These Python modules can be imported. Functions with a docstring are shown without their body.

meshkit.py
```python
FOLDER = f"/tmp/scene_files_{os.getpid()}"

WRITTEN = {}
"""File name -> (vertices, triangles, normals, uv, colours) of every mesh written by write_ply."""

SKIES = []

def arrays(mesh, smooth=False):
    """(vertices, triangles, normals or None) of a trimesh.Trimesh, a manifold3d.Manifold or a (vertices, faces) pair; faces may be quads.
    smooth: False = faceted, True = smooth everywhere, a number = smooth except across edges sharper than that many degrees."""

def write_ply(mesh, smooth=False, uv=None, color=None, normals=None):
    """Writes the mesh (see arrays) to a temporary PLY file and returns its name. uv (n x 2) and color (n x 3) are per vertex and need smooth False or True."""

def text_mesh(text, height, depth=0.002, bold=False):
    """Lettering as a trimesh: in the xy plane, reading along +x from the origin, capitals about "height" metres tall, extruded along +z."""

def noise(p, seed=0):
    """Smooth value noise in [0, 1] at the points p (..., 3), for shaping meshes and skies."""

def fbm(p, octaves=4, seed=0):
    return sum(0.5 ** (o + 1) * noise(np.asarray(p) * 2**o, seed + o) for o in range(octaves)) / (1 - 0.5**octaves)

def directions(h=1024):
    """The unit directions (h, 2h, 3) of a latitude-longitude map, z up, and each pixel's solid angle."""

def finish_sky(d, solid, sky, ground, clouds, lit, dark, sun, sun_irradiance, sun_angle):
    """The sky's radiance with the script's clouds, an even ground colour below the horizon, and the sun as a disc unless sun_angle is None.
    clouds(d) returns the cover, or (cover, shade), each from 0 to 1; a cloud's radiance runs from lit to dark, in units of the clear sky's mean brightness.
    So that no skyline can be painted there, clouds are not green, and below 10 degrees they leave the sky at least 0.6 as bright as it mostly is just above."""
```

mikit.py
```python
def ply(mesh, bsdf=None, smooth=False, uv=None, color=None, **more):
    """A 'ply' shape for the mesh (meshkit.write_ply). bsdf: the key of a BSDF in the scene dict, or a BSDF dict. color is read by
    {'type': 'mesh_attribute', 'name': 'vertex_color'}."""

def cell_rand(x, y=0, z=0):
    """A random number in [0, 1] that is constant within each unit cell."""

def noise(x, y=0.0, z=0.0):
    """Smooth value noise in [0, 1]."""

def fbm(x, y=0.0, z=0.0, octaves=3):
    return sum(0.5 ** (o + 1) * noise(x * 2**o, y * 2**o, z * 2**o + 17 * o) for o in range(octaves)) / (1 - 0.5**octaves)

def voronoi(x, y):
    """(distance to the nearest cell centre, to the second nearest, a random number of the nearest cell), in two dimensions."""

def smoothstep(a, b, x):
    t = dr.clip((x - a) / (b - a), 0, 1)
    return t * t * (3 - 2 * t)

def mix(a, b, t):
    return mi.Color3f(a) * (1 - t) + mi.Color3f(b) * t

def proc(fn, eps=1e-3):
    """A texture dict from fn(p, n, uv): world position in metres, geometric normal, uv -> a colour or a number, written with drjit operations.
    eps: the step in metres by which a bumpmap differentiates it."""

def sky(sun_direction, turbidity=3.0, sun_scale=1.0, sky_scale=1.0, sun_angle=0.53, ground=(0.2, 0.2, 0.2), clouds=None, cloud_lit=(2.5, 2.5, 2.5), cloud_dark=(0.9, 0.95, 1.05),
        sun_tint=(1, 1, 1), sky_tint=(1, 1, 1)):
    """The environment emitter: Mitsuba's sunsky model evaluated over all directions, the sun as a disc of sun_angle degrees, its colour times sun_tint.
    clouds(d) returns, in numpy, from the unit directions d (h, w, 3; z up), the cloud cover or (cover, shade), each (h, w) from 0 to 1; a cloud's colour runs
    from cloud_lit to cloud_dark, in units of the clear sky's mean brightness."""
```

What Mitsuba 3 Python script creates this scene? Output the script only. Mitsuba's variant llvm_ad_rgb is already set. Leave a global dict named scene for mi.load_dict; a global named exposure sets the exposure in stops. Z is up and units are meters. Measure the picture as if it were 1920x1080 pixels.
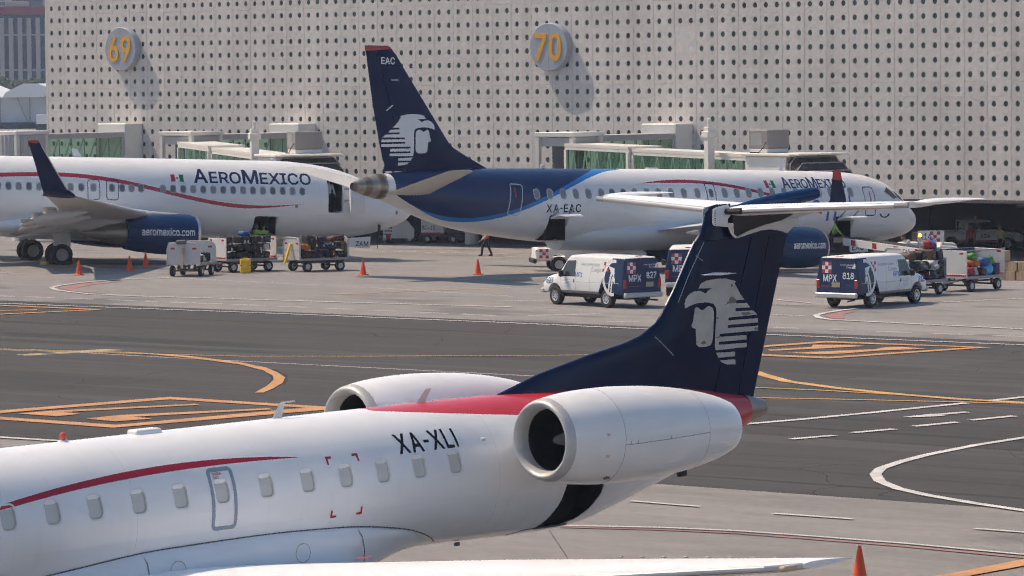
import math, random
import numpy as np, trimesh, shapely
import shapely.geometry as sg
from shapely import affinity
from scipy.interpolate import PchipInterpolator
import manifold3d as m3
import drjit as dr
import mitsuba as mi
import mikit, meshkit

random.seed(7); RNG = np.random.default_rng(7)
scene, labels = {'type': 'scene'}, {}
T = mi.ScalarTransform4f

# ------------------------------------------------------------------ camera, sky, exposure
CAM_H, PITCH, ROLL = 9.1, 0.052352, 0.0088
FWD = np.array([0, math.cos(PITCH), -math.sin(PITCH)])
UP0 = np.array([0, math.sin(PITCH), math.cos(PITCH)])
UPV = UP0 * math.cos(ROLL) + np.array([1, 0, 0]) * math.sin(ROLL)
CAM = np.array([0, 0, CAM_H])
scene['camera'] = {'type': 'perspective', 'fov': math.degrees(2 * math.atan(960 / 7500)), 'fov_axis': 'x', 'near_clip': 1.0, 'far_clip': 9000.0,
                   'to_world': T().look_at(origin=CAM.tolist(), target=(CAM + FWD).tolist(), up=UPV.tolist())}
SUN = (-1.633, 0.686, 2.70)
scene['daylight'] = mikit.sky(SUN, turbidity=4.5, sky_scale=1.22, sky_tint=(1.05, 1.0, 0.93), ground=(0.22, 0.21, 0.2), sun_tint=(1.0, 0.975, 0.965))
exposure = 1.52

# the terminal front: a vertical plane through (0, WALL_Y), running right and nearer; the apron falls gently towards it
PHI, WALL_Y = 0.6836, 237.06
WN = np.array([-math.sin(PHI), -math.cos(PHI)]); WD = np.array([math.cos(PHI), -math.sin(PHI)])
def wall_dist(x, y): return x * WN[0] + (y - WALL_Y) * WN[1]
def ground_z(x, y): return -0.025 * np.clip(40 - wall_dist(x, y), 0, 40)
# ------------------------------------------------------------------ helpers
def num(key):
    if key not in scene and key not in labels: return key
    i = 1
    while f'{key}_{i:03d}' in scene or f'{key}_{i:03d}' in labels: i += 1
    return f'{key}_{i:03d}'
def thing(name, label, cat, group=None):
    k = num(name); labels[k] = {'label': label, 'category': cat}
    if group: labels[k]['group'] = group
    return k
def mat4(R=None, t=(0, 0, 0)):
    M = np.eye(4)
    if R is not None: M[:3, :3] = R
    M[:3, 3] = t
    return M
def rotz(a, t=(0, 0, 0)):
    c, s = math.cos(a), math.sin(a)
    return mat4(np.array([[c, -s, 0], [s, c, 0], [0, 0, 1.0]]), t)
def add(key, mesh, bsdf, M=None, smooth=False, label=None, kind=None):
    """one entry of the scene (numbered when the key is taken)"""
    k = num(key)
    d = mesh if isinstance(mesh, dict) else mikit.ply(mesh, bsdf, smooth=smooth)
    if M is not None: d = {**d, 'to_world': T(M)}
    if isinstance(mesh, dict) and bsdf: d['bsdf'] = {'type': 'ref', 'id': bsdf}
    scene[k] = d
    if label or kind:
        labels[k] = {}
        if label: labels[k]['label'] = label
        if kind: labels[k]['kind'] = kind
    return k
def cat(*ms):
    ms = [m for m in ms if m is not None]
    return trimesh.util.concatenate(ms)
def hull(pts): return trimesh.convex.convex_hull(np.asarray(pts, float))
def cbox(size, c=(0, 0, 0), ch=0.01):
    h = np.array(size) / 2.0; ch = min(ch, h.min() * 0.9); P = []
    for sx in (-1, 1):
        for sy in (-1, 1):
            for sz in (-1, 1):
                s = np.array([sx, sy, sz])
                for k in range(3):
                    q = h - ch; q[k] = h[k]; P.append(s * q)
    m = hull(P); m.apply_translation(c); return m
def box(size, c=(0, 0, 0)):
    m = trimesh.creation.box(size); m.apply_translation(c); return m
def bar(p, q, r=0.03, w=None):
    """a square bar from p to q"""
    p, q = np.array(p, float), np.array(q, float); L = np.linalg.norm(q - p); d = (q - p) / L
    a = np.cross(d, [0, 0, 1.0] if abs(d[2]) < .95 else [1.0, 0, 0]); a /= np.linalg.norm(a); b = np.cross(d, a)
    m = trimesh.creation.box((2 * r, 2 * (w or r), L))
    M = np.eye(4); M[:3, 0], M[:3, 1], M[:3, 2], M[:3, 3] = a, b, d, (p + q) / 2
    if np.linalg.det(M[:3, :3]) < 0: M[:3, 0] *= -1
    m.apply_transform(M); return m
def tube(pts, r, n=8, cap=True):
    pts = np.asarray(pts, float); r = np.broadcast_to(r, len(pts)); rings = []
    for i, p in enumerate(pts):
        d = pts[min(i + 1, len(pts) - 1)] - pts[max(i - 1, 0)]; d = d / np.linalg.norm(d)
        a = np.cross(d, [0, 0, 1.0] if abs(d[2]) < .9 else [1.0, 0, 0]); a /= np.linalg.norm(a); b = np.cross(d, a)
        t = np.arange(n) * 2 * np.pi / n
        rings.append(p + r[i] * (np.outer(np.cos(t), a) + np.outer(np.sin(t), b)))
    return loft(rings, cap)
def loft(rings, cap=True, close=False):
    n, k = len(rings[0]), len(rings); V = np.vstack(rings); F = []
    i = np.arange(n); j = (i + 1) % n
    for a in range(k - 1):
        A, B = a * n, (a + 1) * n
        F.append(np.stack([A + i, A + j, B + j], 1)); F.append(np.stack([A + i, B + j, B + i], 1))
    if cap:
        for A, flip in ((0, True), ((k - 1) * n, False)):
            V = np.vstack([V, V[A:A + n].mean(0)]); c = len(V) - 1
            f = np.stack([A + i, A + j, np.full(n, c)], 1); F.append(f[:, ::-1] if flip else f)
    m = trimesh.Trimesh(V, np.vstack(F), process=False)
    if cap and m.volume < 0: m.invert()
    return m
def lathe(prof, n=24, axis='x', cap=False):
    """prof: (along, radius) pairs turned about the axis"""
    t = np.arange(n) * 2 * np.pi / n; rings = []
    for a, r in prof:
        r = max(r, 1e-4); c, s = r * np.cos(t), r * np.sin(t); o = np.full(n, a)
        rings.append(np.stack({'x': (o, c, s), 'y': (c, o, s), 'z': (c, s, o)}[axis], 1))
    return loft(rings, cap)
def rrect(w, h, r, c=(0, 0)):
    r = min(r, w / 2.01, h / 2.01)
    return affinity.translate(sg.box(-w / 2 + r, -h / 2 + r, w / 2 - r, h / 2 - r).buffer(r, quad_segs=4), *c)
def extrude(poly, d):
    return cat(*[trimesh.creation.extrude_polygon(g, d, engine='earcut') for g in getattr(poly, 'geoms', [poly])])
def tri(poly):
    V, F, o = [], [], 0
    for g in getattr(poly, 'geoms', [poly]):
        if g.is_empty or g.area < 1e-9: continue
        v, f = trimesh.creation.triangulate_polygon(g, engine='earcut'); V.append(v); F.append(f + o); o += len(v)
    return np.vstack(V), np.vstack(F)
def sheet(poly, size=None):
    v, f = tri(poly); v = np.c_[v, np.zeros(len(v))]
    if size: v, f = trimesh.remesh.subdivide_to_size(v, f, size, max_iter=12)
    return v, f
def text_sheet(text, h, bold=False, size=None, slant=0.0, stretch=1.0):
    m = meshkit.text_mesh(text, h, 0.01, bold); k = m.face_normals[:, 2] > .9
    v, f = m.vertices.copy(), m.faces[k]; u, inv = np.unique(f, return_inverse=True)
    v, f = v[u], inv.reshape(-1, 3); v[:, 2] = 0; v[:, 0] = v[:, 0] * stretch + slant * v[:, 1]
    if size: v, f = trimesh.remesh.subdivide_to_size(v, f, size, max_iter=12)
    return v, f
def spaced(text, h, gap, size=None, bold=True, stretch=1.0):
    """stencil-like capitals set letter by letter, the I a plain bar"""
    x, out = 0.0, []
    for ch in text:
        if ch == ' ': x += h * .3; continue
        if ch in 'I-':
            v, f = sheet(sg.box(0, 0, h * .17, h) if ch == 'I' else sg.box(0, h * .42, h * .42, h * .57)); v, f = trimesh.remesh.subdivide_to_size(v, f, size, max_iter=12) if size else (v, f)
        else: v, f = text_sheet(ch, h, bold, size, 0, stretch)
        v = v.copy(); v[:, 0] += x - v[:, 0].min(); out.append((v, f)); x = v[:, 0].max() + gap
    return join_sheets(out)
def fit_width(vf, w):
    v, f = vf; v = v.copy(); v[:, 0] = (v[:, 0] - v[:, 0].min()) / (v[:, 0].max() - v[:, 0].min()) * w; return v, f
def lining(k, M, x, z, w, h, y0, y1, s=1):
    """dark inner faces of an opening cut into a skin, y0 (deep) to y1"""
    yc, d = s * (y0 + y1) / 2, abs(y1 - y0); t = .012
    add(f'{k}__hold_lining', cat(box((w, t, h), (x, s * (y0 + .012), z)), *[box((t, d, h), (x + q * (w / 2 - .012), yc, z)) for q in (-1, 1)], *[box((w, d, t), (x, yc, z + q * (h / 2 - .012))) for q in (-1, 1)]), VOID, M)
def join_sheets(parts):
    V, F, o = [], [], 0
    for v, f in parts: V.append(v); F.append(f + o); o += len(v)
    return np.vstack(V), np.vstack(F)
def smallcaps(words, big, small, gap, bold=True, size=.12, stretch=1.0):
    """AEROMEXICO-like lettering: list of (text, is_big)"""
    x, out = 0.0, []
    for t, b in words:
        v, f = text_sheet(t, big if b else small, bold, size, 0, stretch); v = v.copy(); v[:, 0] += x - v[:, 0].min(); out.append((v, f)); x = v[:, 0].max() + gap
    return join_sheets(out)
def slab(vf, thick=0.004, origin=(0, 0, 0), ux=(1, 0, 0), uy=(0, 0, 1)):
    """a flat sheet (v2d, f) laid on a plane as open print"""
    v, f = vf; ux, uy = np.array(ux, float), np.array(uy, float)
    return trimesh.Trimesh(np.array(origin) + np.outer(v[:, 0], ux) + np.outer(v[:, 1], uy), f, process=False)
def man(m): return m3.Manifold(m3.Mesh(np.asarray(m.vertices, np.float32), np.asarray(m.faces, np.uint32)))
def unman(M):
    q = M.to_mesh(); return trimesh.Trimesh(np.array(q.vert_properties[:, :3], float), np.array(q.tri_verts, int), process=False)
def cut(m, *tools):
    A = man(m)
    for t in tools: A = A - man(t)
    return unman(A)
def rbox(size, r, c=(0, 0, 0), sub=1):
    """a rounded box"""
    s = trimesh.creation.icosphere(subdivisions=sub, radius=r).vertices; h = np.maximum(np.array(size) / 2 - r, 1e-3)
    m = hull(np.vstack([s + h * np.array([a, b, d]) for a in (-1, 1) for b in (-1, 1) for d in (-1, 1)])); m.apply_translation(c); return m
def naca(n=14, t=.12):
    x = .5 * (1 - np.cos(np.linspace(0, np.pi, n))); y = 5 * t * (.2969 * np.sqrt(x) - .126 * x - .3516 * x**2 + .2843 * x**3 - .1036 * x**4)
    return x, y
def wing(secs, c0=0.0, c1=1.0, n=14, vertical=False):
    """secs: (x_le, x_te, span position, height, thickness ratio); c0, c1: the part of the chord that is built"""
    rings = []
    for xl, xt, s, h, t in secs:
        x, y = naca(40, t); xs = c0 + (c1 - c0) * .5 * (1 - np.cos(np.linspace(0, np.pi, n))); ys = np.interp(xs, x, y) + .0015
        ch = xt - xl; up = np.stack([xl + xs * ch, ys * ch], 1); lo = np.stack([xl + xs * ch, -ys * ch], 1)
        L = np.vstack([up, lo[::-1]]) if c0 > 0 else np.vstack([up, lo[::-1][:-1]])
        rings.append(np.stack([L[:, 0], L[:, 1] + h, np.full(len(L), s)], 1) if vertical else np.stack([L[:, 0], np.full(len(L), s), L[:, 1] + h], 1))
    return loft(rings)
class Fuselage:
    def __init__(self, st):
        st = np.array(st, float); self.x0, self.x1 = st[0, 0], st[-1, 0]
        self.zt, self.zb, self.ry = (PchipInterpolator(st[:, 0], st[:, k]) for k in (1, 2, 3))
    def pt(self, x, z, side, off=0.0):
        x = np.clip(x, self.x0, self.x1); zc, rz, ry = (self.zt(x) + self.zb(x)) / 2, (self.zt(x) - self.zb(x)) / 2, self.ry(x)
        s = np.clip((z - zc) / rz, -.9995, .9995); c = np.sqrt(1 - s * s); n = np.stack([0 * x, side * c / ry, s / rz], -1); n /= np.linalg.norm(n, axis=-1, keepdims=True)
        return np.stack([x, side * ry * c, zc + rz * s], -1) + n * off
    def mesh(self, dx=.3, n=72):
        k = max(4, int((self.x1 - self.x0) / dx)); xs = np.linspace(self.x0, self.x1, k); t = np.arange(n) * 2 * np.pi / n
        return loft([np.stack([np.full(n, x), self.ry(x) * np.cos(t), (self.zt(x) + self.zb(x)) / 2 + (self.zt(x) - self.zb(x)) / 2 * np.sin(t)], 1) for x in xs])
    def decal(self, vf, side, off=.006, x0=0.0, z0=0.0, fwd=False):
        """flat (v, f) laid on the skin; fwd: text x runs towards the nose"""
        v, f = vf; x = x0 + (-v[:, 0] if fwd else v[:, 0]); z = z0 + v[:, 1]
        return trimesh.Trimesh(self.pt(x, z, side, off), f, process=False)
    def ring_decal(self, poly, width, side, off=.007, size=.12):
        return self.decal(sheet(poly.difference(poly.buffer(-width)), size), side, off)
def wheel(r, w, rim=.55, n=20):
    """tyre and rim about the y axis, centred"""
    ty = lathe([(-w / 2, r * rim), (-w / 2, r * .9), (-w * .32, r), (w * .32, r), (w / 2, r * .9), (w / 2, r * rim), (w * .3, r * rim * .98)], n, 'y')
    ri = cat(lathe([(-w * .42, .001), (-w * .46, r * .18), (-w * .36, r * .22), (-w * .4, r * rim * .8), (-w * .5, r * rim)], n, 'y'),
             lathe([(w * .42, .001), (w * .46, r * .18), (w * .36, r * .22), (w * .4, r * rim * .8), (w * .5, r * rim)], n, 'y'))
    return ty, ri
# ------------------------------------------------------------------ materials
def P(color, rough=.5, metal=0.0, spec=.5, coat=0.0, **k):
    c = color if isinstance(color, dict) else {'type': 'rgb', 'value': list(color)}
    d = {'type': 'principled', 'base_color': c, 'roughness': rough if isinstance(rough, dict) else float(rough), 'metallic': float(metal), 'specular': float(spec)}
    if coat: d['clearcoat'], d['clearcoat_gloss'] = float(coat), .9
    d.update(k); return d
def mat(name, bs, bump=None, scale=1.0):
    if bump is not None: bs = {'type': 'bumpmap', 'arbitrary': bump, 'scale': scale, 'bsdf': bs}
    scene['mat_' + name] = {'type': 'twosided', 'bsdf': bs}; return 'mat_' + name
V3 = mi.Color3f
fbm, noise, sstep, mix = mikit.fbm, mikit.noise, mikit.smoothstep, mikit.mix
def tone(c, amp=.06, sc=3.0, o=3):
    c = list(c)
    return mikit.proc(lambda p, n, uv: V3(*c) * (1 - amp + 2 * amp * fbm(p.x * sc, p.y * sc, p.z * sc, octaves=o)))
WHITE = mat('white_paint', P((.78, .78, .78), .28, 0, .5, .6))
WHITE_OLD = mat('white_weathered', P(tone((.66, .65, .62), .1, 1.3), .5))
CREAM = mat('cream_metal', P(tone((.66, .63, .58), .08, .8), .5))
GREY_L = mat('light_grey_metal', P(tone((.5, .5, .5), .1, 2.0), .45, .1))
GREY = mat('grey_metal', P(tone((.3, .3, .3), .1, 2.0), .5, .2))
GREY_D = mat('dark_grey', P((.09, .09, .095), .6))
BLACK = mat('black', P((.018, .018, .02), .6))
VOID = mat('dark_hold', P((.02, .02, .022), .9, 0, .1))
RUBBER = mat('rubber', P(tone((.028, .027, .026), .25, 9.0), .8))
RIM = mat('wheel_silver', P((.6, .6, .6), .35, .7))
NAVY = mat('navy_paint', P((.0045, .015, .058), .35, 0, .12))
NAVY2 = mat('blue_paint', P((.004, .032, .105), .28, 0, .25))
RED = mat('red_paint', P((.42, .025, .035), .3, 0, .5, .5))
ORANGE = mat('cone_orange', P(tone((.75, .09, .02), .12, 8.0), .55))
YELLOW = mat('yellow_paint', P((.8, .5, .04), .4))
AMBER = mat('amber_lens', P((.9, .35, .02), .3))
SILVER = mat('bare_metal', P(tone((.62, .6, .58), .06, 4.0), .32, .85))
STEEL = mat('burnt_metal', P(tone((.3, .26, .22), .2, 2.2), .42, .75))
GOLD = mat('gold_number', P(tone((.72, .36, .03), .1, 3.0), .4))
SIGN = mat('sign_grey', P(tone((.33, .36, .41), .06, 1.5), .5))
PANE = mat('cabin_blind', P((.55, .54, .51), .3, 0, .5, .5))
PANE_D = mat('cabin_window', P((.1, .105, .11), .12, 0, .6, .8))
PANE_M = mat('cabin_blind_far', P((.22, .22, .22), .25, 0, .5, .5))
SEAL = mat('window_frame', P((.33, .33, .33), .4, .2))
DOORLINE = mat('door_outline_grey', P((.25, .3, .37), .4))
GREEN = mat('flag_green', P((.015, .16, .07), .35))
INK = mat('dark_blue_print', P((.008, .022, .085), .4, 0, .2))
REGB = mat('black_print', P((.01, .012, .02), .4, 0, .2))
BLUE = mat('blue_print', P((.03, .1, .36), .4))
WPRINT = mat('white_print', P((.72, .72, .72), .4))
CARBLACK = mat('tinted_glass', P((.02, .024, .025), .06, 0, .7, 1.0))
GLASS_W = mat('windscreen_dark', P((.03, .033, .036), .08, 0, .7, 1.0))
TAIL = mat('tail_lamp', P((.45, .015, .02), .2, 0, .5, .8))
HIVIS = mat('hi_vis_green', P((.45, .75, .05), .6))
VEST = mat('orange_vest', P((.75, .07, .04), .6))
SKIN = mat('skin', P((.34, .19, .12), .6))
TROUSER = mat('dark_trousers', P((.016, .018, .026), .8))
SHIRT = mat('pale_shirt', P((.6, .6, .58), .7))
HAIR = mat('dark_hair', P((.015, .012, .01), .7))
CARD = mat('cardboard', P(tone((.42, .29, .18), .1, 5.0), .8))
TARP = mat('blue_curtain', P(tone((.012, .03, .085), .2, 4.0), .7))
BRIDGE_GREY = mat('bridge_grey', P(tone((.42, .41, .4), .08, .9), .55))
FABRIC = mat('canopy_fabric', P(tone((.045, .043, .042), .3, 3.0), .85))
DULL = mat('plain_concrete', P(tone((.28, .265, .25), .12, .6), .85))
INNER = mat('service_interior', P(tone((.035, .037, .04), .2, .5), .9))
scene['mat_green_glass'] = {'type': 'thindielectric', 'int_ior': 1.5, 'specular_transmittance': {'type': 'rgb', 'value': [.62, .81, .71]}, 'specular_reflectance': {'type': 'rgb', 'value': [.8, .95, .9]}}
GLASS = 'mat_green_glass'
BAGCOL = {'black': (.02, .02, .022), 'navy': (.02, .03, .07), 'red': (.4, .03, .04), 'grey': (.16, .16, .17), 'blue': (.03, .12, .4), 'maroon': (.13, .02, .03), 'green': (.1, .32, .04),
          'brown': (.13, .08, .05), 'light_blue': (.12, .42, .7), 'pink': (.5, .2, .25), 'white': (.6, .6, .58), 'orange': (.6, .17, .03), 'purple': (.1, .05, .16), 'yellow': (.75, .48, .02)}
for k, c in BAGCOL.items(): mat('bag_' + k, P(tone(tuple(q * (.75 if k not in ('yellow', 'light_blue') else 1) for q in c), .25, 9.0), .6))
# rough bush-hammered precast concrete; the slope of the bump is what the grazing sun picks out
def rough_h(p, n, uv):
    s = p.x * WD[0] + p.y * WD[1]
    return fbm(s * 9.0, p.z * 9.0, 3.0, octaves=3)
def concrete(base, k):
    def f(p, n, uv):
        s = p.x * WD[0] + p.y * WD[1]
        a = fbm(s * .35, p.z * .22, k, octaves=3); b = fbm(s * 9, p.z * 9, k + 2, octaves=2); st = fbm(s * 2.2, p.z * .12, k + 5, octaves=2)
        run = sstep(.60, .8, fbm(s * 1.4, p.z * .09, k + 9, octaves=3)); pn = mikit.cell_rand(dr.floor((s + 38.923) / 1.5032), dr.floor(p.z / 6), 5)
        return V3(*base) * (.86 + .12 * a + .16 * b + .05 * st - .09 * run + .06 * (pn - .5))
    return f
PANELS = [mat(f'precast_{i}', P(mikit.proc(concrete(c, 11.0 * i)), .9, 0, .2), mikit.proc(rough_h, .025), .016) for i, c in enumerate([(.60, .562, .533), (.583, .547, .52), (.614, .576, .545)])]
def hole_glass(p, n, uv):
    s = p.x * WD[0] + (p.y - WALL_Y) * WD[1]
    i, j = dr.floor((s + 38.547 + .376) / .7516), dr.floor((13.902 + .4 - p.z) / .8)
    r, q = mikit.cell_rand(i, j, 3), mikit.cell_rand(dr.floor(i / 7), dr.floor(j / 2), 8)
    return V3(.05, .07, .062) * (.35 + .8 * r + .5 * q)
HOLE = mat('tinted_porthole', P(mikit.proc(hole_glass), .3, 0, .5))
# airport ground; the streaks follow the taxiway's run
TD = WD
def along(p): return p.x * TD[0] + p.y * TD[1], -p.x * TD[1] + p.y * TD[0]
def asphalt(p, n, uv):
    u, v = along(p)
    a = fbm(u * .06, v * .45, 2.0, octaves=4); b = fbm(u * .5, v * 2.5, 7.0, octaves=3); c = noise(u * 9, v * 9, 1.0)
    m = V3(.052, .0485, .047) * (.78 + .34 * a + .2 * b + .1 * c)
    t = sstep(.58, .8, fbm(u * .03, v * .9, 21.0, octaves=3))
    m = mix(m, V3(.082, .077, .074), t * .6)
    tyre = sstep(.66, .74, fbm(u * .02 + .01 * v, v * 1.6, 33.0, octaves=2)) * sstep(.4, .6, noise(u * .05, v * .2, 12.0))
    m = mix(m, V3(.028, .027, .027), tyre * .6)
    patch = sstep(.70, .71, mikit.cell_rand(dr.floor(u / 17.0), dr.floor(v / 5.5), 4))
    m = m * (1 - .14 * patch)
    joint = dr.select(dr.abs(v / 5.5 - dr.floor(v / 5.5) - .5) > .4945, .72, 1.0) * dr.select(mikit.voronoi(u * .12 + .4 * noise(u * .4, v * .4), v * .2)[1] - mikit.voronoi(u * .12 + .4 * noise(u * .4, v * .4), v * .2)[0] < .006, .6, 1.0)
    return m * joint
def apron(p, n, uv):
    u, v = along(p)
    a = fbm(u * .05, v * .3, 4.0, octaves=4); b = fbm(u * .6, v * 1.9, 9.0, octaves=3); c = noise(u * 7, v * 7, 3.0)
    m = V3(.205, .192, .185) * (.72 + .3 * a + .24 * b + .1 * c)
    oil = sstep(.66, .82, fbm(u * .16, v * .3, 31.0, octaves=3))
    g = dr.minimum(dr.abs(u / 6 - dr.floor(u / 6) - .5), dr.abs(v / 6 - dr.floor(v / 6) - .5))
    return mix(m, m * .55, oil * .7) * dr.select(g > .497, .8, 1.0)
APRON = mat('apron_concrete', P(mikit.proc(apron), .8, 0, .25))
ASPHALT = mat('taxiway_asphalt', P(mikit.proc(asphalt), .75, 0, .3))
def worn(c, amt, base):
    def f(p, n, uv):
        u, v = along(p); w = sstep(.5 - .1, .5 + .12, fbm(u * 1.3, v * 3.0, 5.0, octaves=4) + amt)
        return mix(V3(*base), V3(*c) * (.85 + .3 * noise(u * 3, v * 3, 2.0)), w)
    return f
MARK = {k: mat('marking_' + k, P(mikit.proc(worn(c, a, b)), .7, 0, .3)) for k, (c, a, b) in {
    'white': ((.50, .485, .47), .45, (.1, .095, .09)), 'faint_white': ((.36, .34, .32), .22, (.19, .17, .16)), 'orange': ((.47, .245, .112), .36, (.1, .08, .06)),
    'yellow': ((.5, .29, .11), .7, (.09, .08, .07)), 'faded_yellow': ((.36, .29, .17), .1, (.09, .085, .08)), 'red': ((.31, .165, .155), .2, (.21, .18, .17)), 'seal': ((.024, .023, .023), .25, (.05, .047, .045))}.items()}
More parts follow.
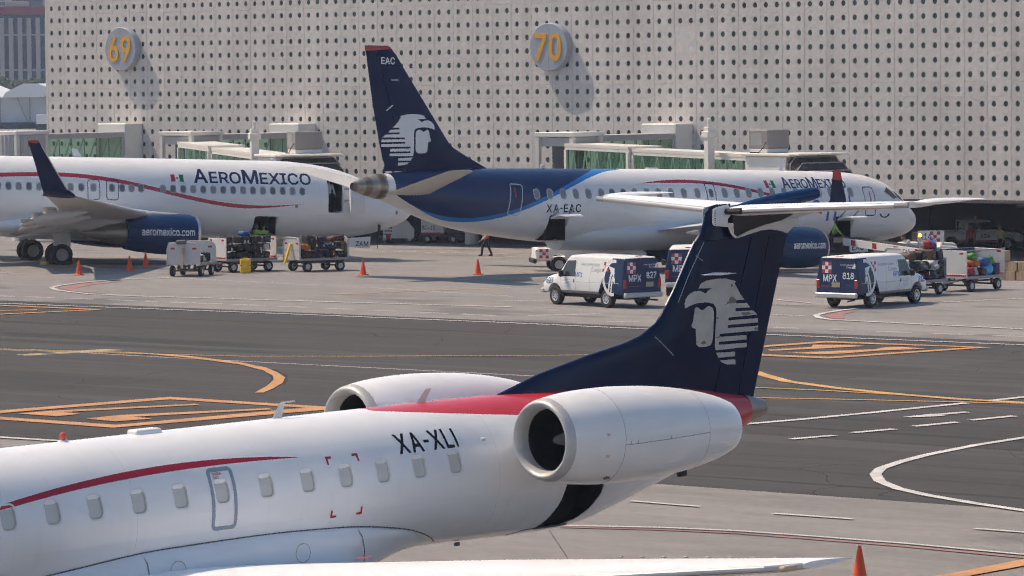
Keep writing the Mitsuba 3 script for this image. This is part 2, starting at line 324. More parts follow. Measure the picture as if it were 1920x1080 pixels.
# ground markings in metres: (paint, width, centre line) and (paint, outline[, hole])
MARK_LINES = [('white',0.22,[[-22.59,165.83],[-9.6,156.15],[-0.01,148.46],[9.03,140.42],[17.15,133.86],[18.45,132.89]]),('faint_white',0.3,[[-21.9,170.81],[-21.27,170.32]]),('faint_white',0.3,[[-20.64,169.84],[-19.4,168.89]]),('faint_white',0.3,[[-18.78,168.41],[-17.56,167.47]]),('faint_white',0.3,[[-16.95,167.01],[-15.63,165.99]]),('faint_white',0.3,[[-15.23,165.68],[-14.68,165.26]]),('faint_white',0.3,[[-14.16,164.86],[-13.39,164.26]]),('faint_white',0.3,[[-13.15,164.08],[-11.88,163.1]]),('faint_white',0.3,[[-11.44,162.77],[-9.97,161.56]]),('faint_white',0.3,[[-9.47,161.12],[-8.24,160.04]]),('faint_white',0.3,[[-7.5,159.39],[-6.31,158.35]]),('faint_white',0.3,[[-5.65,157.78],[-4.51,156.78]]),('faint_white',0.3,[[-3.8,156.16],[-2.49,155.01]]),('faint_white',0.3,[[-1.97,154.56],[-0.67,153.41]]),('faint_white',0.28,[[0.6,153.22],[3.45,154.02]]),('faint_white',0.3,[[3.49,149.1],[4.76,148.75]]),('faint_white',0.3,[[9.46,144.73],[10.37,143.98]]),('faint_white',0.3,[[11.07,143.27],[12.28,142.49]]),('faint_white',0.3,[[12.88,141.96],[14.16,141.04]]),('faint_white',0.3,[[14.81,140.5],[16.17,139.58]]),('faint_white',0.3,[[16.73,139.07],[17.98,138.18]]),('white',0.25,[[-15.86,184.82],[-17.87,184.19],[-19.44,181.57],[-20.25,178.9],[-20.43,177.1],[-19.93,174.79],[-18.16,171.47],[-15.88,169.42],[-11.8,166.71],[-5.87,162.62],[-0.01,158.87]]),('white',0.25,[[13.52,155.87],[12.69,154.57],[11.94,152.92],[11.53,151.6],[11.52,149.91],[11.91,148.7],[14.43,146.07],[18.23,142.27]]),('white',0.16,[[17.07,159.4],[18.87,160.65],[21.68,162.35]]),('white',0.14,[[10.21,159.34],[11.44,158.77]]),('white',0.14,[[9.37,152.61],[11.11,151.32]]),('white',0.14,[[0.84,158.55],[2.11,158.17]]),('faint_white',0.2,[[-0.66,163.35],[1.53,163.79]]),('white',0.12,[[-24.53,191.46],[-22.77,189.58]]),('faint_white',0.16,[[-16.08,185.35],[-6.06,174.68],[-0.0,166.85]]),('white',0.3,[[5.67,103.91],[7.59,105.51],[9.59,107.4],[12.54,110.35]]),('white',0.3,[[13.31,111.09],[15.08,112.96]]),('white',0.28,[[6.93,99.79],[8.12,100.72]]),('white',0.28,[[8.62,101.42],[9.8,102.39]]),('white',0.28,[[10.37,103.12],[11.6,104.27]]),('white',0.28,[[12.02,104.8],[13.32,105.99]]),('white',0.3,[[10.46,105.96],[12.23,107.38]]),('white',0.27,[[13.41,100.49],[12.77,99.66],[11.35,97.76],[9.92,95.39],[9.12,93.74],[8.49,92.12],[8.24,90.78],[8.2,89.21],[8.45,87.56],[8.95,86.11],[9.79,84.37],[10.98,82.3]]),('white',0.16,[[2.51,85.51],[3.91,84.27]]),('white',0.16,[[5.39,82.8],[6.95,81.62]]),('white',0.16,[[9.22,79.7],[10.49,78.66]]),('white',0.13,[[0.93,80.92],[2.97,80.38],[4.44,79.69],[5.66,78.8],[7.61,77.25],[10.0,74.95]]),('red',0.17,[[0.93,80.68],[2.96,80.04],[4.42,79.32],[5.63,78.39],[7.57,76.81],[9.94,74.5]]),('white',0.3,[[-13.77,102.72],[-11.42,101.05],[-8.76,98.83]]),('faint_white',0.16,[[-18.27,136.62],[-15.07,134.87],[-11.65,131.85],[-0.02,122.5],[2.23,120.6]]),('orange',0.42,[[-22.4,164.42],[-20.93,163.23],[-16.5,159.54]]),('orange',0.42,[[-16.5,159.54],[-20.14,157.01],[-21.3,156.3]]),('orange',0.42,[[-20.88,159.47],[-18.99,159.74]]),('yellow',0.16,[[-14.58,134.54],[-11.76,133.14],[-9.0,131.82],[-4.58,131.26],[-0.02,130.93],[3.31,130.96]]),('yellow',0.2,[[-18.31,136.89],[-15.2,135.28],[-13.08,134.22],[-11.74,132.88]]),('yellow',0.4,[[7.45,122.83],[7.59,121.71],[8.17,118.85],[9.47,116.04],[11.03,113.6],[12.44,111.84],[14.14,110.36],[14.67,109.94]]),('yellow',0.22,[[6.84,116.74],[8.69,115.53],[10.49,113.95],[12.46,112.02]]),('yellow',0.22,[[6.62,112.95],[9.84,111.79],[14.66,109.85]]),('yellow',0.18,[[-7.69,169.34],[-5.47,170.66],[-2.99,172.19],[-0.0,173.44]]),('yellow',0.12,[[-22.74,198.22],[-17.26,196.07]]),('white',0.2,[[-10.65,250.0],[-5.23,246.01],[0.02,241.76],[4.47,238.16]]),('faint_white',0.2,[[-10.37,243.33],[0.02,237.58]]),('red',1.0,[[-8.91,229.13],[-8.47,228.84]]),('white',0.3,[[-8.47,228.84],[-8.03,228.55]]),('red',1.0,[[-8.03,228.55],[-7.6,228.26]]),('white',0.3,[[-7.6,228.26],[-7.16,227.97]]),('red',1.0,[[-7.16,227.97],[-6.73,227.69]]),('white',0.3,[[-6.73,227.69],[-6.29,227.4]]),('red',1.0,[[-6.29,227.4],[-5.86,227.11]]),('white',0.3,[[-5.86,227.11],[-5.43,226.82]]),('red',1.0,[[-5.43,226.82],[-5.0,226.54]]),('white',0.3,[[-5.0,226.54],[-4.57,226.25]]),('red',1.0,[[-4.57,226.25],[-4.14,225.97]]),('white',0.3,[[-4.14,225.97],[-3.72,225.69]]),('red',1.0,[[-3.72,225.69],[-3.29,225.4]]),('white',0.3,[[-3.29,225.4],[-2.87,225.12]]),('red',1.0,[[-2.87,225.12],[-2.44,224.84]]),('white',0.3,[[-2.44,224.84],[-2.02,224.56]]),('red',1.0,[[-2.02,224.56],[-1.6,224.28]]),('white',0.3,[[-1.6,224.28],[-1.18,224.0]]),('red',1.0,[[-1.18,224.0],[-0.76,223.72]]),('white',0.3,[[-0.76,223.72],[-0.34,223.44]]),('red',1.0,[[-0.34,223.44],[0.08,223.16]]),('white',0.3,[[0.08,223.16],[0.49,222.86]]),('red',1.0,[[0.49,222.86],[0.91,222.55]]),('faint_white',0.2,[[-1.99,214.51],[1.19,220.55],[1.8,223.11]]),('white',0.15,[[10.26,163.59],[11.95,159.83]])]
MARK_POLYS = [('red',[[-19.99,176.58],[-19.89,179.06],[-19.19,180.81],[-17.63,182.45],[-18.89,179.13],[-19.32,176.46],[-18.84,174.17],[-17.32,171.76],[-19.0,173.54]]),('red',[[11.83,151.56],[12.15,152.72],[12.98,154.34],[13.27,154.12],[12.59,152.13],[12.45,149.44],[11.97,149.51]]),('white',[[10.67,105.85],[11.02,106.74],[11.29,106.88],[11.55,106.26],[11.03,105.98]]),('orange',[[6.95,71.46],[8.15,72.77],[9.67,74.77],[9.54,73.71],[8.05,71.92],[7.4,71.27]]),('faded_yellow',[[-16.7,133.51],[-16.11,133.05],[-13.19,135.42],[-13.83,136.04]]),('orange',[[-13.14,134.49],[-10.8,132.25],[-8.81,128.89],[-7.85,126.51],[-7.34,124.38],[-6.96,122.12],[-6.92,119.97],[-7.08,117.71],[-7.27,116.23],[-7.52,116.26],[-7.33,118.76],[-7.26,121.07],[-7.38,122.82],[-7.82,125.12],[-8.74,127.92],[-10.73,131.35]]),('seal',[[-6.92,119.97],[-6.96,122.12],[-7.34,124.38],[-7.85,126.51],[-7.4,125.41],[-6.97,123.22],[-6.82,120.8],[-6.83,118.91]]),('seal',[[-7.08,117.71],[-7.33,118.76],[-7.26,121.07],[-7.38,122.82],[-7.66,124.19],[-7.42,122.39],[-7.35,120.44],[-7.4,118.36]]),('orange',[[-14.73,109.96],[-14.24,110.71],[-9.9,114.96],[-5.19,111.0],[-4.61,110.49],[-10.52,104.83],[-13.86,107.72],[-14.51,108.29]],[[-14.37,109.4],[-13.86,110.05],[-9.82,114.09],[-5.77,110.7],[-10.51,105.72],[-13.97,108.58]]),('orange',[[-13.63,109.58],[-12.73,110.46],[-8.97,112.41],[-8.79,112.02],[-12.41,109.98],[-11.87,109.31],[-12.43,108.59]]),('orange',[[-11.56,107.73],[-10.71,108.84],[-6.83,110.63],[-6.63,110.25],[-10.3,108.2],[-9.72,107.54],[-10.66,106.8]]),('orange',[[7.83,133.49],[8.6,134.85],[10.73,136.76],[15.92,132.83],[10.13,128.24],[7.96,129.87]],[[8.13,133.18],[8.62,134.1],[10.68,135.94],[15.26,132.91],[10.18,128.94],[8.21,130.47]]),('orange',[[8.45,132.62],[10.03,133.86],[10.15,134.92],[11.53,134.6],[11.84,134.03],[10.67,133.25],[8.54,132.09]]),('orange',[[9.01,131.0],[10.27,131.61],[12.01,132.42],[12.46,133.41],[13.0,133.47],[13.72,132.46],[12.13,131.75],[10.76,130.52],[10.07,130.23]])]
# ------------------------------------------------------------------ ground
def wpt(t, d, z=0.0): return np.r_[np.array([0, WALL_Y]) + WD * t + WN * d, z]
def ground_sheet(ds, zs, t0, t1):
    V, F = [], []
    for d, z in zip(ds, zs): V += [wpt(t0, d, z), wpt(t1, d, z)]
    for i in range(len(ds) - 1): a = 2 * i; F += [[a, a + 2, a + 3], [a, a + 3, a + 1]]
    m = trimesh.Trimesh(np.array(V), np.array(F), process=False)
    if m.face_normals[0][2] < 0: m.invert()
    return m
add('apron', ground_sheet([-3500, 0, 40, 3500], [-1, -1, 0, 0], -3500, 3500), APRON, kind='structure')
add('taxiway', ground_sheet([67.6, 112.6], [.004, .004], -600, 600), ASPHALT, kind='structure')
def flat(poly, lift):
    """a painted area on the apron, cut where the ground starts to fall"""
    big, out = 400, []
    c, u, v = np.array([0, WALL_Y]), WD * big, WN
    for lo, hi in ((-60, 0), (0, 40), (40, 400)):
        half = sg.Polygon([tuple(c - u + v * lo), tuple(c + u + v * lo), tuple(c + u + v * hi), tuple(c - u + v * hi)])
        g = poly.intersection(half)
        if g.is_empty: continue
        g = sg.MultiPolygon([q for q in getattr(g, 'geoms', [g]) if q.geom_type == 'Polygon'])
        if g.is_empty: continue
        V, F = tri(g); out.append(trimesh.Trimesh(np.c_[V, ground_z(V[:, 0], V[:, 1]) + lift], F, process=False))
    m = cat(*out)
    if m.face_normals[0][2] < 0: m.invert()
    return m
LIFT = {k: .008 + .003 * i for i, k in enumerate(['seal', 'faint_white', 'faded_yellow', 'red', 'yellow', 'orange', 'white'])}
def holder(g):
    c = g.centroid; return 'taxiway' if 67.5 < wall_dist(c.x, c.y) < 112.7 else 'apron'
for i, (k, w, pts) in enumerate(MARK_LINES):
    g = sg.LineString(pts).buffer(w / 2, cap_style='flat', join_style='round', quad_segs=3)
    add(holder(g) + '__painted_line', flat(g, LIFT[k] + .0004 * (i % 6)), MARK[k])
for i, q in enumerate(MARK_POLYS):
    g = sg.Polygon(q[1]).buffer(0)
    if len(q) > 2: g = g.difference(sg.Polygon(q[2]).buffer(0))
    add(holder(g) + '__painted_patch', flat(g, LIFT[q[0]] + .0004 * (i % 6)), MARK[q[0]])
# ------------------------------------------------------------------ terminal building
MW = mat4(np.stack([np.r_[WD, 0], np.r_[-WN, 0], [0, 0, 1.0]], 1), (0, WALL_Y, 0))   # local x along the front, y inwards, z up
TB = thing('terminal_building', 'long terminal front of pale rough concrete panels pierced by rows of round portholes', 'building')
def upright(m2):
    """an extruded (s, z) outline stood on the wall plane, its depth running inwards"""
    m = m2.copy(); m.vertices = m.vertices[:, [0, 2, 1]]; m.invert(); return m
HS0, HZ0, PC, PR = -38.547, 13.902, .7516, .8
def panel_mesh(rows):
    g = sg.box(.008, .004, 2 * PC - .008, rows * PR - .004)
    for i in (0, 1):
        for j in range(rows): g = g.difference(affinity.scale(sg.Point(PC * (i + .5), PR * (j + .5)).buffer(1, quad_segs=5), .146, .166))
    return upright(extrude(g, .06))
PLY = {}
for k in range(60):
    x0 = HS0 - PC / 2 + 2 * PC * k; top = -7
    for rows in ((8, 6, 8) if k % 2 else (7, 8, 7)):
        if rows not in PLY: PLY[rows] = mikit.ply(panel_mesh(rows))
        bottom = HZ0 + PR / 2 - (top + rows) * PR
        add(f'{TB}__panel', PLY[rows], PANELS[RNG.integers(3)], MW @ mat4(None, (x0, float(RNG.uniform(0, .006)), bottom)))
        top += rows
add(f'{TB}__edge_pier', cbox((.21, .5, 17.6), (HS0 - PC / 2 - .12, .25, 11.1), .02), PANELS[0], MW)
add(f'{TB}__porthole_glazing', box((91, .03, 17.4), (6.4, .085, 11.1)), HOLE, MW)
for i in (68, 69):
    for j in (3, 4): add(f'{TB}__porthole_cover', upright(extrude(affinity.scale(sg.Point(HS0 + PC * i, HZ0 - PR * j).buffer(1, quad_segs=6), .143, .163), .05)), WHITE_OLD, MW @ mat4(None, (0, .012, 0)))
add(f'{TB}__upper_block', cbox((91, 30, 17.2), (6.4, 15.4, 11.2), .05), DULL, MW)
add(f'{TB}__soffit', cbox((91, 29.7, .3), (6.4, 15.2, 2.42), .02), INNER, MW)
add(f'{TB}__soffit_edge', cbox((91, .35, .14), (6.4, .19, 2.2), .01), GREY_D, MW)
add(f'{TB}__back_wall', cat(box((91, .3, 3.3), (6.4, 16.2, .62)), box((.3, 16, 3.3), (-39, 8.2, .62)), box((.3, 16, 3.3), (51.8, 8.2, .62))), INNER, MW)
for i, x in enumerate((-36.4, -21.4, -6.4, 8.6, 23.6, 38.6)):
    c = lathe([(-1.0, .42), (2.27, .42)], 28, 'z', True); c.apply_translation((float(x), 4.0, 0)); add(f'{TB}__column', c, CREAM, MW)
for x, w in ((-24, 5), (-12, 4), (6, 5.5), (17, 4), (30, 5), (38, 4)):
    add(f'{TB}__service_door', cbox((w, .12, 2.7), (x, 16.0, .36), .02), GREY_D if x < 20 else GREY, MW)
for x in (-20, -8, 2, 12, 24, 34): add(f'{TB}__duct', cbox((.5, 13, .4), (x, 8.5, 2.05), .03), GREY_D, MW)

def gate_sign(s, z, r, text, label):
    k = thing('gate_sign', label, 'gate sign', 'round gate number signs on the terminal front')
    d = .5
    body = lathe([(-d, .001), (-d, r - .03), (-d + .03, r), (-.02, r), (-.02, .001)], 56, 'y'); body.apply_translation((s, 0, z)); add(f'{k}__drum', body, SIGN, MW, smooth=25)
    add(f'{k}__joint', box((.02, .01, 2 * r * .98), (s, -d - .003, z)), GREY, MW)
    for i, ch in enumerate(text):
        m = meshkit.text_mesh(ch, 1.5, .07, True); v = m.vertices; w = v[:, 0].max() - v[:, 0].min(); v[:, 0] = (v[:, 0] - v[:, 0].min()) / w * .88; m.vertices = v
        m.vertices = np.stack([m.vertices[:, 0] + s - 1.0 + 1.1 * i, -m.vertices[:, 2] - d, m.vertices[:, 1] + z - .75], 1)
        add(f'{k}__number', m, GOLD, MW)
gate_sign(3.31, 10.92, 1.4, '70', 'round grey drum sign with gold number 70 on the terminal front')
gate_sign(-31.8, 11.2, 1.38, '69', 'round grey drum sign with gold number 69 near the left end of the terminal')

# ------------------------------------------------------------------ boarding bridges
def frame(p, q):
    """matrix: local x from p to q (level), z up, at p"""
    d = np.array(q[:2], float) - np.array(p[:2], float); a = math.atan2(d[1], d[0]); return rotz(a, (p[0], p[1], 0)), float(np.hypot(*d))
def glazed_tunnel(key, p, q, z0, z1, w, h, side, n, frame_mat, tag, a_truss=True):
    """a glazed corridor; z0, z1: floor heights at p and q; side: which long side is seen (+1/-1)"""
    M, L = frame(p, q); zf = lambda x: z0 + (z1 - z0) * x / L
    def pl(x0, x1, ya, yb, za, zb, slope=True):
        P8 = [(x, y, zf(x) + z) for x in (x0, x1) for y in (ya, yb) for z in (za, zb)]; return hull(P8)
    roof = cat(pl(0, L, -w / 2 - .06, w / 2 + .06, h - .16, h), pl(0, L, -w / 2 - .02, w / 2 + .02, h - .34, h - .163))
    add(f'{key}__{tag}_roof', roof, frame_mat, M); add(f'{key}__{tag}_floor', pl(0, L, -w / 2, w / 2, -.25, .05), BRIDGE_GREY, M)
    fr = []
    for s in (-1, 1):
        y = s * w / 2
        fr += [pl(0, L, y - .07, y + .07, .053, .2)]
        for x in (.1, L - .1): fr += [pl(x - .1, x + .1, y - .08, y + .08, .203, h - .343)]
    add(f'{key}__{tag}_frame', cat(*fr), frame_mat, M)
    xs = np.linspace(.2, L - .2, n + 1)
    for s in (-1, 1):
        y = s * (w / 2 + .02)
        for i in range(n):
            if s == side: add(f'{key}__{tag}_pane', pl(xs[i] + .025, xs[i + 1] - .025, y - .001, y + .001, .21, h - .35), GLASS, M)
        if s != side: add(f'{key}__{tag}_far_glazing', pl(.21, L - .21, y - .001, y + .001, .21, h - .35), GLASS, M)
        y = s * (w / 2 - .06)
        if s == side or a_truss:
            for i in range(n):
                xm = (xs[i] + xs[i + 1]) / 2
                for xe in ((xs[i] + .15, xs[i + 1] - .15) if a_truss else (xs[i + 1],)):
                    x_s = xm if a_truss else xs[i]
                    add(f'{key}__{tag}_brace', bar((x_s, y, zf(x_s) + h - .36), (xe, y, zf(xe) + .2), .03), GREY_L if not a_truss else CREAM, M)
    for x in xs[1:-1]: add(f'{key}__{tag}_mullion', pl(x - .02, x + .02, side * (w / 2 + .02) - .02, side * (w / 2 + .02) + .02, .205, h - .345), GREY_D, M)
    return M, L
def bridge(label, s_att, door=None, face=None, t_mast=.55, floor=3.05, tunnel=True, off=3.2, ux=-.9, uy=.75):
    k = thing('boarding_bridge', label, 'boarding bridge', 'glass boarding bridges along the terminal')
    A, R = wpt(s_att, 0), wpt(s_att, 9.8)
    add(f'{k}__wall_box', cbox((2.5, 1.6, 3.9), (s_att, -.81, floor + 1.45), .05), WHITE_OLD, MW)
    glazed_tunnel(k, wpt(s_att, 1.62), wpt(s_att, 8.6), floor, floor, 2.1, 2.85, 1, 6, BRIDGE_GREY, 'walkway', False)
    # rotunda: a portal box on a round pier
    Mr, _ = frame(R, A)
    add(f'{k}__rotunda_roof', cbox((2.9, 2.7, .25), (0, 0, floor + 2.93), .03), WHITE_OLD, Mr)
    for x in (-1.28, 1.18):
        for y in (-1.2, 1.2): add(f'{k}__rotunda_post', cbox((.26, .26, 2.8), (x, y, floor + 1.4), .02), CREAM, Mr)
    rot = lathe([(floor - .3, .98), (floor + 2.75, .98)], 40, 'z', True)
    if not tunnel:
        t = np.arange(80) * 2 * np.pi / 80; rr = np.where(np.arange(80) % 2 == 0, 1.72, 1.66)
        rot = loft([np.stack([rr * np.cos(t), rr * np.sin(t), np.full(80, z)], 1) for z in (floor - .3, floor + 2.78)])
    add(f'{k}__rotunda_drum', rot, BRIDGE_GREY if not tunnel else GREY_D, Mr)
    add(f'{k}__portal_lintel', cbox((2.5, 2.3, .5), (0, 0, floor + 2.53), .02), BRIDGE_GREY, Mr)
    pier = lathe([(-1.0, .45), (floor - .3, .45)], 24, 'z', True); add(f'{k}__pier', pier, CREAM, Mr)
    if not tunnel: return
    f = np.array(face) / np.linalg.norm(face); C = np.array(door) - f * off            # cab centre, off the aircraft's side
    d = C - R[:2]; L = np.linalg.norm(d); d /= L; r0 = R[:2] + d * 1.15; mid = R[:2] + d * (L * .36); end = C - d * 1.3
    zf = lambda P: floor - .05 - .35 * np.linalg.norm(np.array(P) - R[:2]) / L
    side = -1
    glazed_tunnel(k, r0, mid, zf(r0) - .1, zf(mid) - .1, 2.1, 2.62, side, 5, CREAM, 'outer_tunnel')
    glazed_tunnel(k, mid + d * .05, end, zf(mid), zf(end), 1.75, 2.4, side, 8, CREAM, 'inner_tunnel')
    # lift columns with their lamp
    Mt, Lt = frame(R, C); xm = L * t_mast
    for s in (-1,):
        c = cat(cbox((.42, .42, 7.0), (xm, s * 1.45, 3.0), .03), cbox((.62, .6, .35), (xm, s * 1.45, 6.1), .03), cbox((.2, .2, .45), (xm, s * 1.45, 6.73), .06))
        add(f'{k}__lift_column', c, CREAM, Mt)
    add(f'{k}__drive_bogie', cat(cbox((.5, 3.3, .35), (xm, 0, .3), .04), cbox((.3, 3.0, 1.6), (xm, 0, 1.2), .04)), GREY, Mt)
    for s in (-1, 1):
        ty, ri = wheel(.5, .3); ty.apply_translation((xm, s * 1.0, -.15)); add(f'{k}__bogie_wheel', ty, RUBBER, Mt)
    # cab with corrugated side, cooling unit and folding canopy
    a = math.atan2(f[1], f[0]); Mc = rotz(a, (C[0], C[1], 0)); zc = zf(C)
    add(f'{k}__cab', cbox((3.0, 3.3, 2.55), (-.2, 0, zc + 1.1), .05), WHITE_OLD, Mc)
    add(f'{k}__cab_roof', cbox((3.5, 3.7, .14), (0, 0, zc + 2.46), .03), CREAM, Mc)
    ridges = cat(*[bar((-1.55 + .1 * i, 1.69, zc - .1), (-1.55 + .1 * i, 1.69, zc + 2.2), .03) for i in range(30)])
    add(f'{k}__corrugated_side', ridges, GREY_L, Mc); ridges2 = ridges.copy(); ridges2.vertices = ridges2.vertices[:, [1, 0, 2]] * [-1, 1, 1]; ridges2.invert()
    add(f'{k}__corrugated_side', ridges2, GREY_L, Mc)
    add(f'{k}__unit_stand', cbox((1.3, 1.5, .22), (ux, uy, zc + 2.65), .03), WHITE_OLD, Mc)
    add(f'{k}__cooling_unit', cbox((1.4, 1.55, .95), (ux, uy, zc + 3.24), .04), mat('unit_brown_grey', P(tone((.24, .22, .205), .1, 1.0), .6)), Mc)
    for g in (box((.8, .02, .6), (ux - .1, uy - .785, zc + 3.24)), box((.02, .8, .6), (ux - .71, uy, zc + 3.24))): add(f'{k}__cooling_grille', g, GREY, Mc)
    add(f'{k}__cable', tube([(ux + .6, uy - .79, zc + 3.1), (ux + .6, uy - 1.0, zc + 2.8), (ux + .3, uy - 1.0, zc + 2.57), (ux - .4, uy - .95, zc + 2.56)], .025), BLACK, Mc)
    hoops = []
    for i in range(8):
        x = 1.5 + .26 * i; g = .035 if i % 2 else -.035; w2, top = 1.75 + g, zc + 2.4 - .1 * i - .012 * i * i + g
        ring = np.array([(x, -w2, zc - .2), (x, -w2, top - .35), (x, -w2 + .35, top), (x, w2 - .35, top), (x, w2, top - .35), (x, w2, zc - .2), (x, w2 - .1, zc - .2), (x, w2 - .1, top - .4), (x, w2 - .4, top - .1), (x, -w2 + .4, top - .1), (x, -w2 + .1, top - .4), (x, -w2 + .1, zc - .2)])
        hoops.append(ring)
    add(f'{k}__canopy', loft(hoops), FABRIC, Mc)
    for i in (1, 3, 5, 7):
        r = hoops[i][:6] + np.array([.02, 0, .03]); add(f'{k}__canopy_rib', tube(r, .035, 6), GREY, Mc)
    add(f'{k}__canopy_hood', cbox((1.5, 3.6, .08), (1.7, 0, zc + 2.5), .02), CREAM, Mc)
B190F, B737F = np.array([.643, -.766]), np.array([.375, -.927])
bridge('white boarding bridge reaching the jet with the navy tail', 12.2, (15.9, 202.2), B190F, .75, off=2.5, ux=-1.25, uy=-.35)
bridge('white boarding bridge reaching the nose of the jet on the left', -16.7, (-10.2, 210.4), B737F, .86)
bridge('green glass walkway with ribbed drum at the left edge, no bridge tunnel in view', -31.6, tunnel=False)

# ------------------------------------------------------------------ far city beyond the left end of the terminal
HTL = thing('hotel_block', 'hazy far hotel block with pale pilasters and a dark red roof band', 'building')
HX, HY, HZ = -119.0, 1100.0, 29.5
far_wall = mat('far_white', P((.33, .33, .34), .8)); far_red = mat('far_red_band', P((.2, .04, .07), .8)); far_glass = mat('far_blue_glass', P(tone((.02, .04, .085), .4, .25), .4, 0, .3))
add(f'{HTL}__wall', cbox((76, 24, HZ + 1), (HX - 38, HY + 12.3, HZ / 2 - .5), .05), far_glass)
add(f'{HTL}__roof_band', cbox((77.5, 26, 2.3), (HX - 38, HY + 12, HZ - .6), .05), far_red)
for i in range(30): add(f'{HTL}__pilaster', cbox((1.15, 1.2, HZ - 2.1), (HX - .6 - 2.46 * i, HY - .3, HZ / 2 - 1.6), .05), far_wall)
for j in range(8): add(f'{HTL}__floor_band', cbox((75, .5, .5), (HX - 38, HY + .0, 3.0 + 3.2 * j), .03), far_wall if j % 3 == 0 else far_glass)
add(f'{HTL}__roof_plant', cat(cbox((9, 8, 2.6), (HX - 5, HY + 8, HZ + 1.8), .1), cbox((6, 5, 1.6), (HX - 17, HY + 8, HZ + 1.3), .1)), far_wall)
OFF = thing('far_office_block', 'bluish far office block rising behind the hotel roof', 'building')
add(f'{OFF}__wall', cbox((14, 20, 48), (-178, 1500, 23), .1), far_glass); add(f'{OFF}__roof_rim', cbox((14.6, 20.6, 1.0), (-178, 1500, 46.6), .1), far_wall)
OF2 = thing('far_apartment_block', 'pale far apartment block at the upper left corner behind the hotel', 'building')
add(f'{OF2}__wall', cbox((26, 20, 44), (-205, 1560, 21), .1), far_wall)
for j in range(9): add(f'{OF2}__window_band', cbox((24, .3, 1.3), (-205, 1549.8, 6 + 4.2 * j), .02), far_glass)
HALL = thing('maintenance_hall', 'white vaulted hall with glazed front far across the field', 'hangar')
hx, hy = -89.0, 800.0
add(f'{HALL}__front_glazing', cbox((70, 30, 6.2), (hx - 35, hy + 15.3, 3.0), .05), mat('hall_glass', P(tone((.5, .53, .56), .2, .3), .35)))
for i in range(12): add(f'{HALL}__truss_post', cat(bar((hx - 1 - 6 * i, hy - .2, 0), (hx - 1 - 6 * i, hy - .2, 6.2), .12), bar((hx - 1 - 6 * i, hy - .2, 0), (hx - 3.5 - 6 * i, hy - .2, 6.2), .08)), GREY)
def vault(x, w, h, d, z):
    t = np.linspace(0, np.pi, 15); P2 = [(x + w / 2 * math.cos(a), z + h * math.sin(a)) for a in t]; m = extrude(sg.Polygon(P2), d); m = upright(m); m.apply_translation((0, hy - 1, 0)); return m
add(f'{HALL}__vault_roof', vault(hx + .5, 9, 2.2, 32, 6.15), far_wall)
for i in range(5):
    x = hx - 6.2 - 12.5 * i; m = upright(extrude(sg.Polygon([(x - 6.2, 6.15), (x + 6.2, 6.15), (x + 5.2, 7.2), (x + 1, 8.9), (x - 2, 8.9), (x - 5.5, 7.2)]), 32)); m.apply_translation((0, hy - 1, 0)); add(f'{HALL}__tent_roof', m, WHITE)
add(f'{HALL}__plinth', cbox((71, 2, 1.3), (hx - 35, hy - .9, .55), .05), far_glass)
TRK = thing('box_truck', 'white far box truck parked before the glazed hall', 'truck')
add(f'{TRK}__box', cbox((4.6, 2.4, 1.9), (hx + .6 - 2.5, hy - 12, 1.9), .05), WHITE); add(f'{TRK}__grille', cbox((1.8, .1, 1.2), (hx - .8, hy - 13.26, 1.9), .02), GREY_D); add(f'{TRK}__chassis', cbox((4.8, 2.2, .8), (hx - 1.9, hy - 12, .2), .03), BLACK)
for i, (x, h) in enumerate(((-98.5, 4.6), (-94.2, 3.4), (-90.5, 4.0))):
    t = thing('far_tree', ['far dark tree before the hotel, leftmost of three', 'far dark tree before the hotel, middle of three', 'far dark tree before the hotel, next to the terminal corner'][i], 'tree', 'trees between the hotel and the hall')
    V = RNG.normal(size=(260, 3)); V /= np.linalg.norm(V, axis=1, keepdims=True); V *= RNG.uniform(.5, 1.0, (260, 1)) * np.array([3.2, 3.2, h * .45]); leaf = trimesh.creation.icosahedron().vertices * .55
    add(f'{t}__crown', cat(*[hull(leaf * RNG.uniform(.6, 1.2) + v) for v in V]), mat('leaf', P(tone((.05, .08, .035), .3, .5), .8)), mat4(None, (x - 30, 1010, 6.3 + h * .5)))
    add(f'{t}__trunk', lathe([(-1, .3), (6.3 + h * .3, .2)], 8, 'z', True), mat('bark', P((.08, .06, .05), .9)), mat4(None, (x - 30, 1010, 0)))
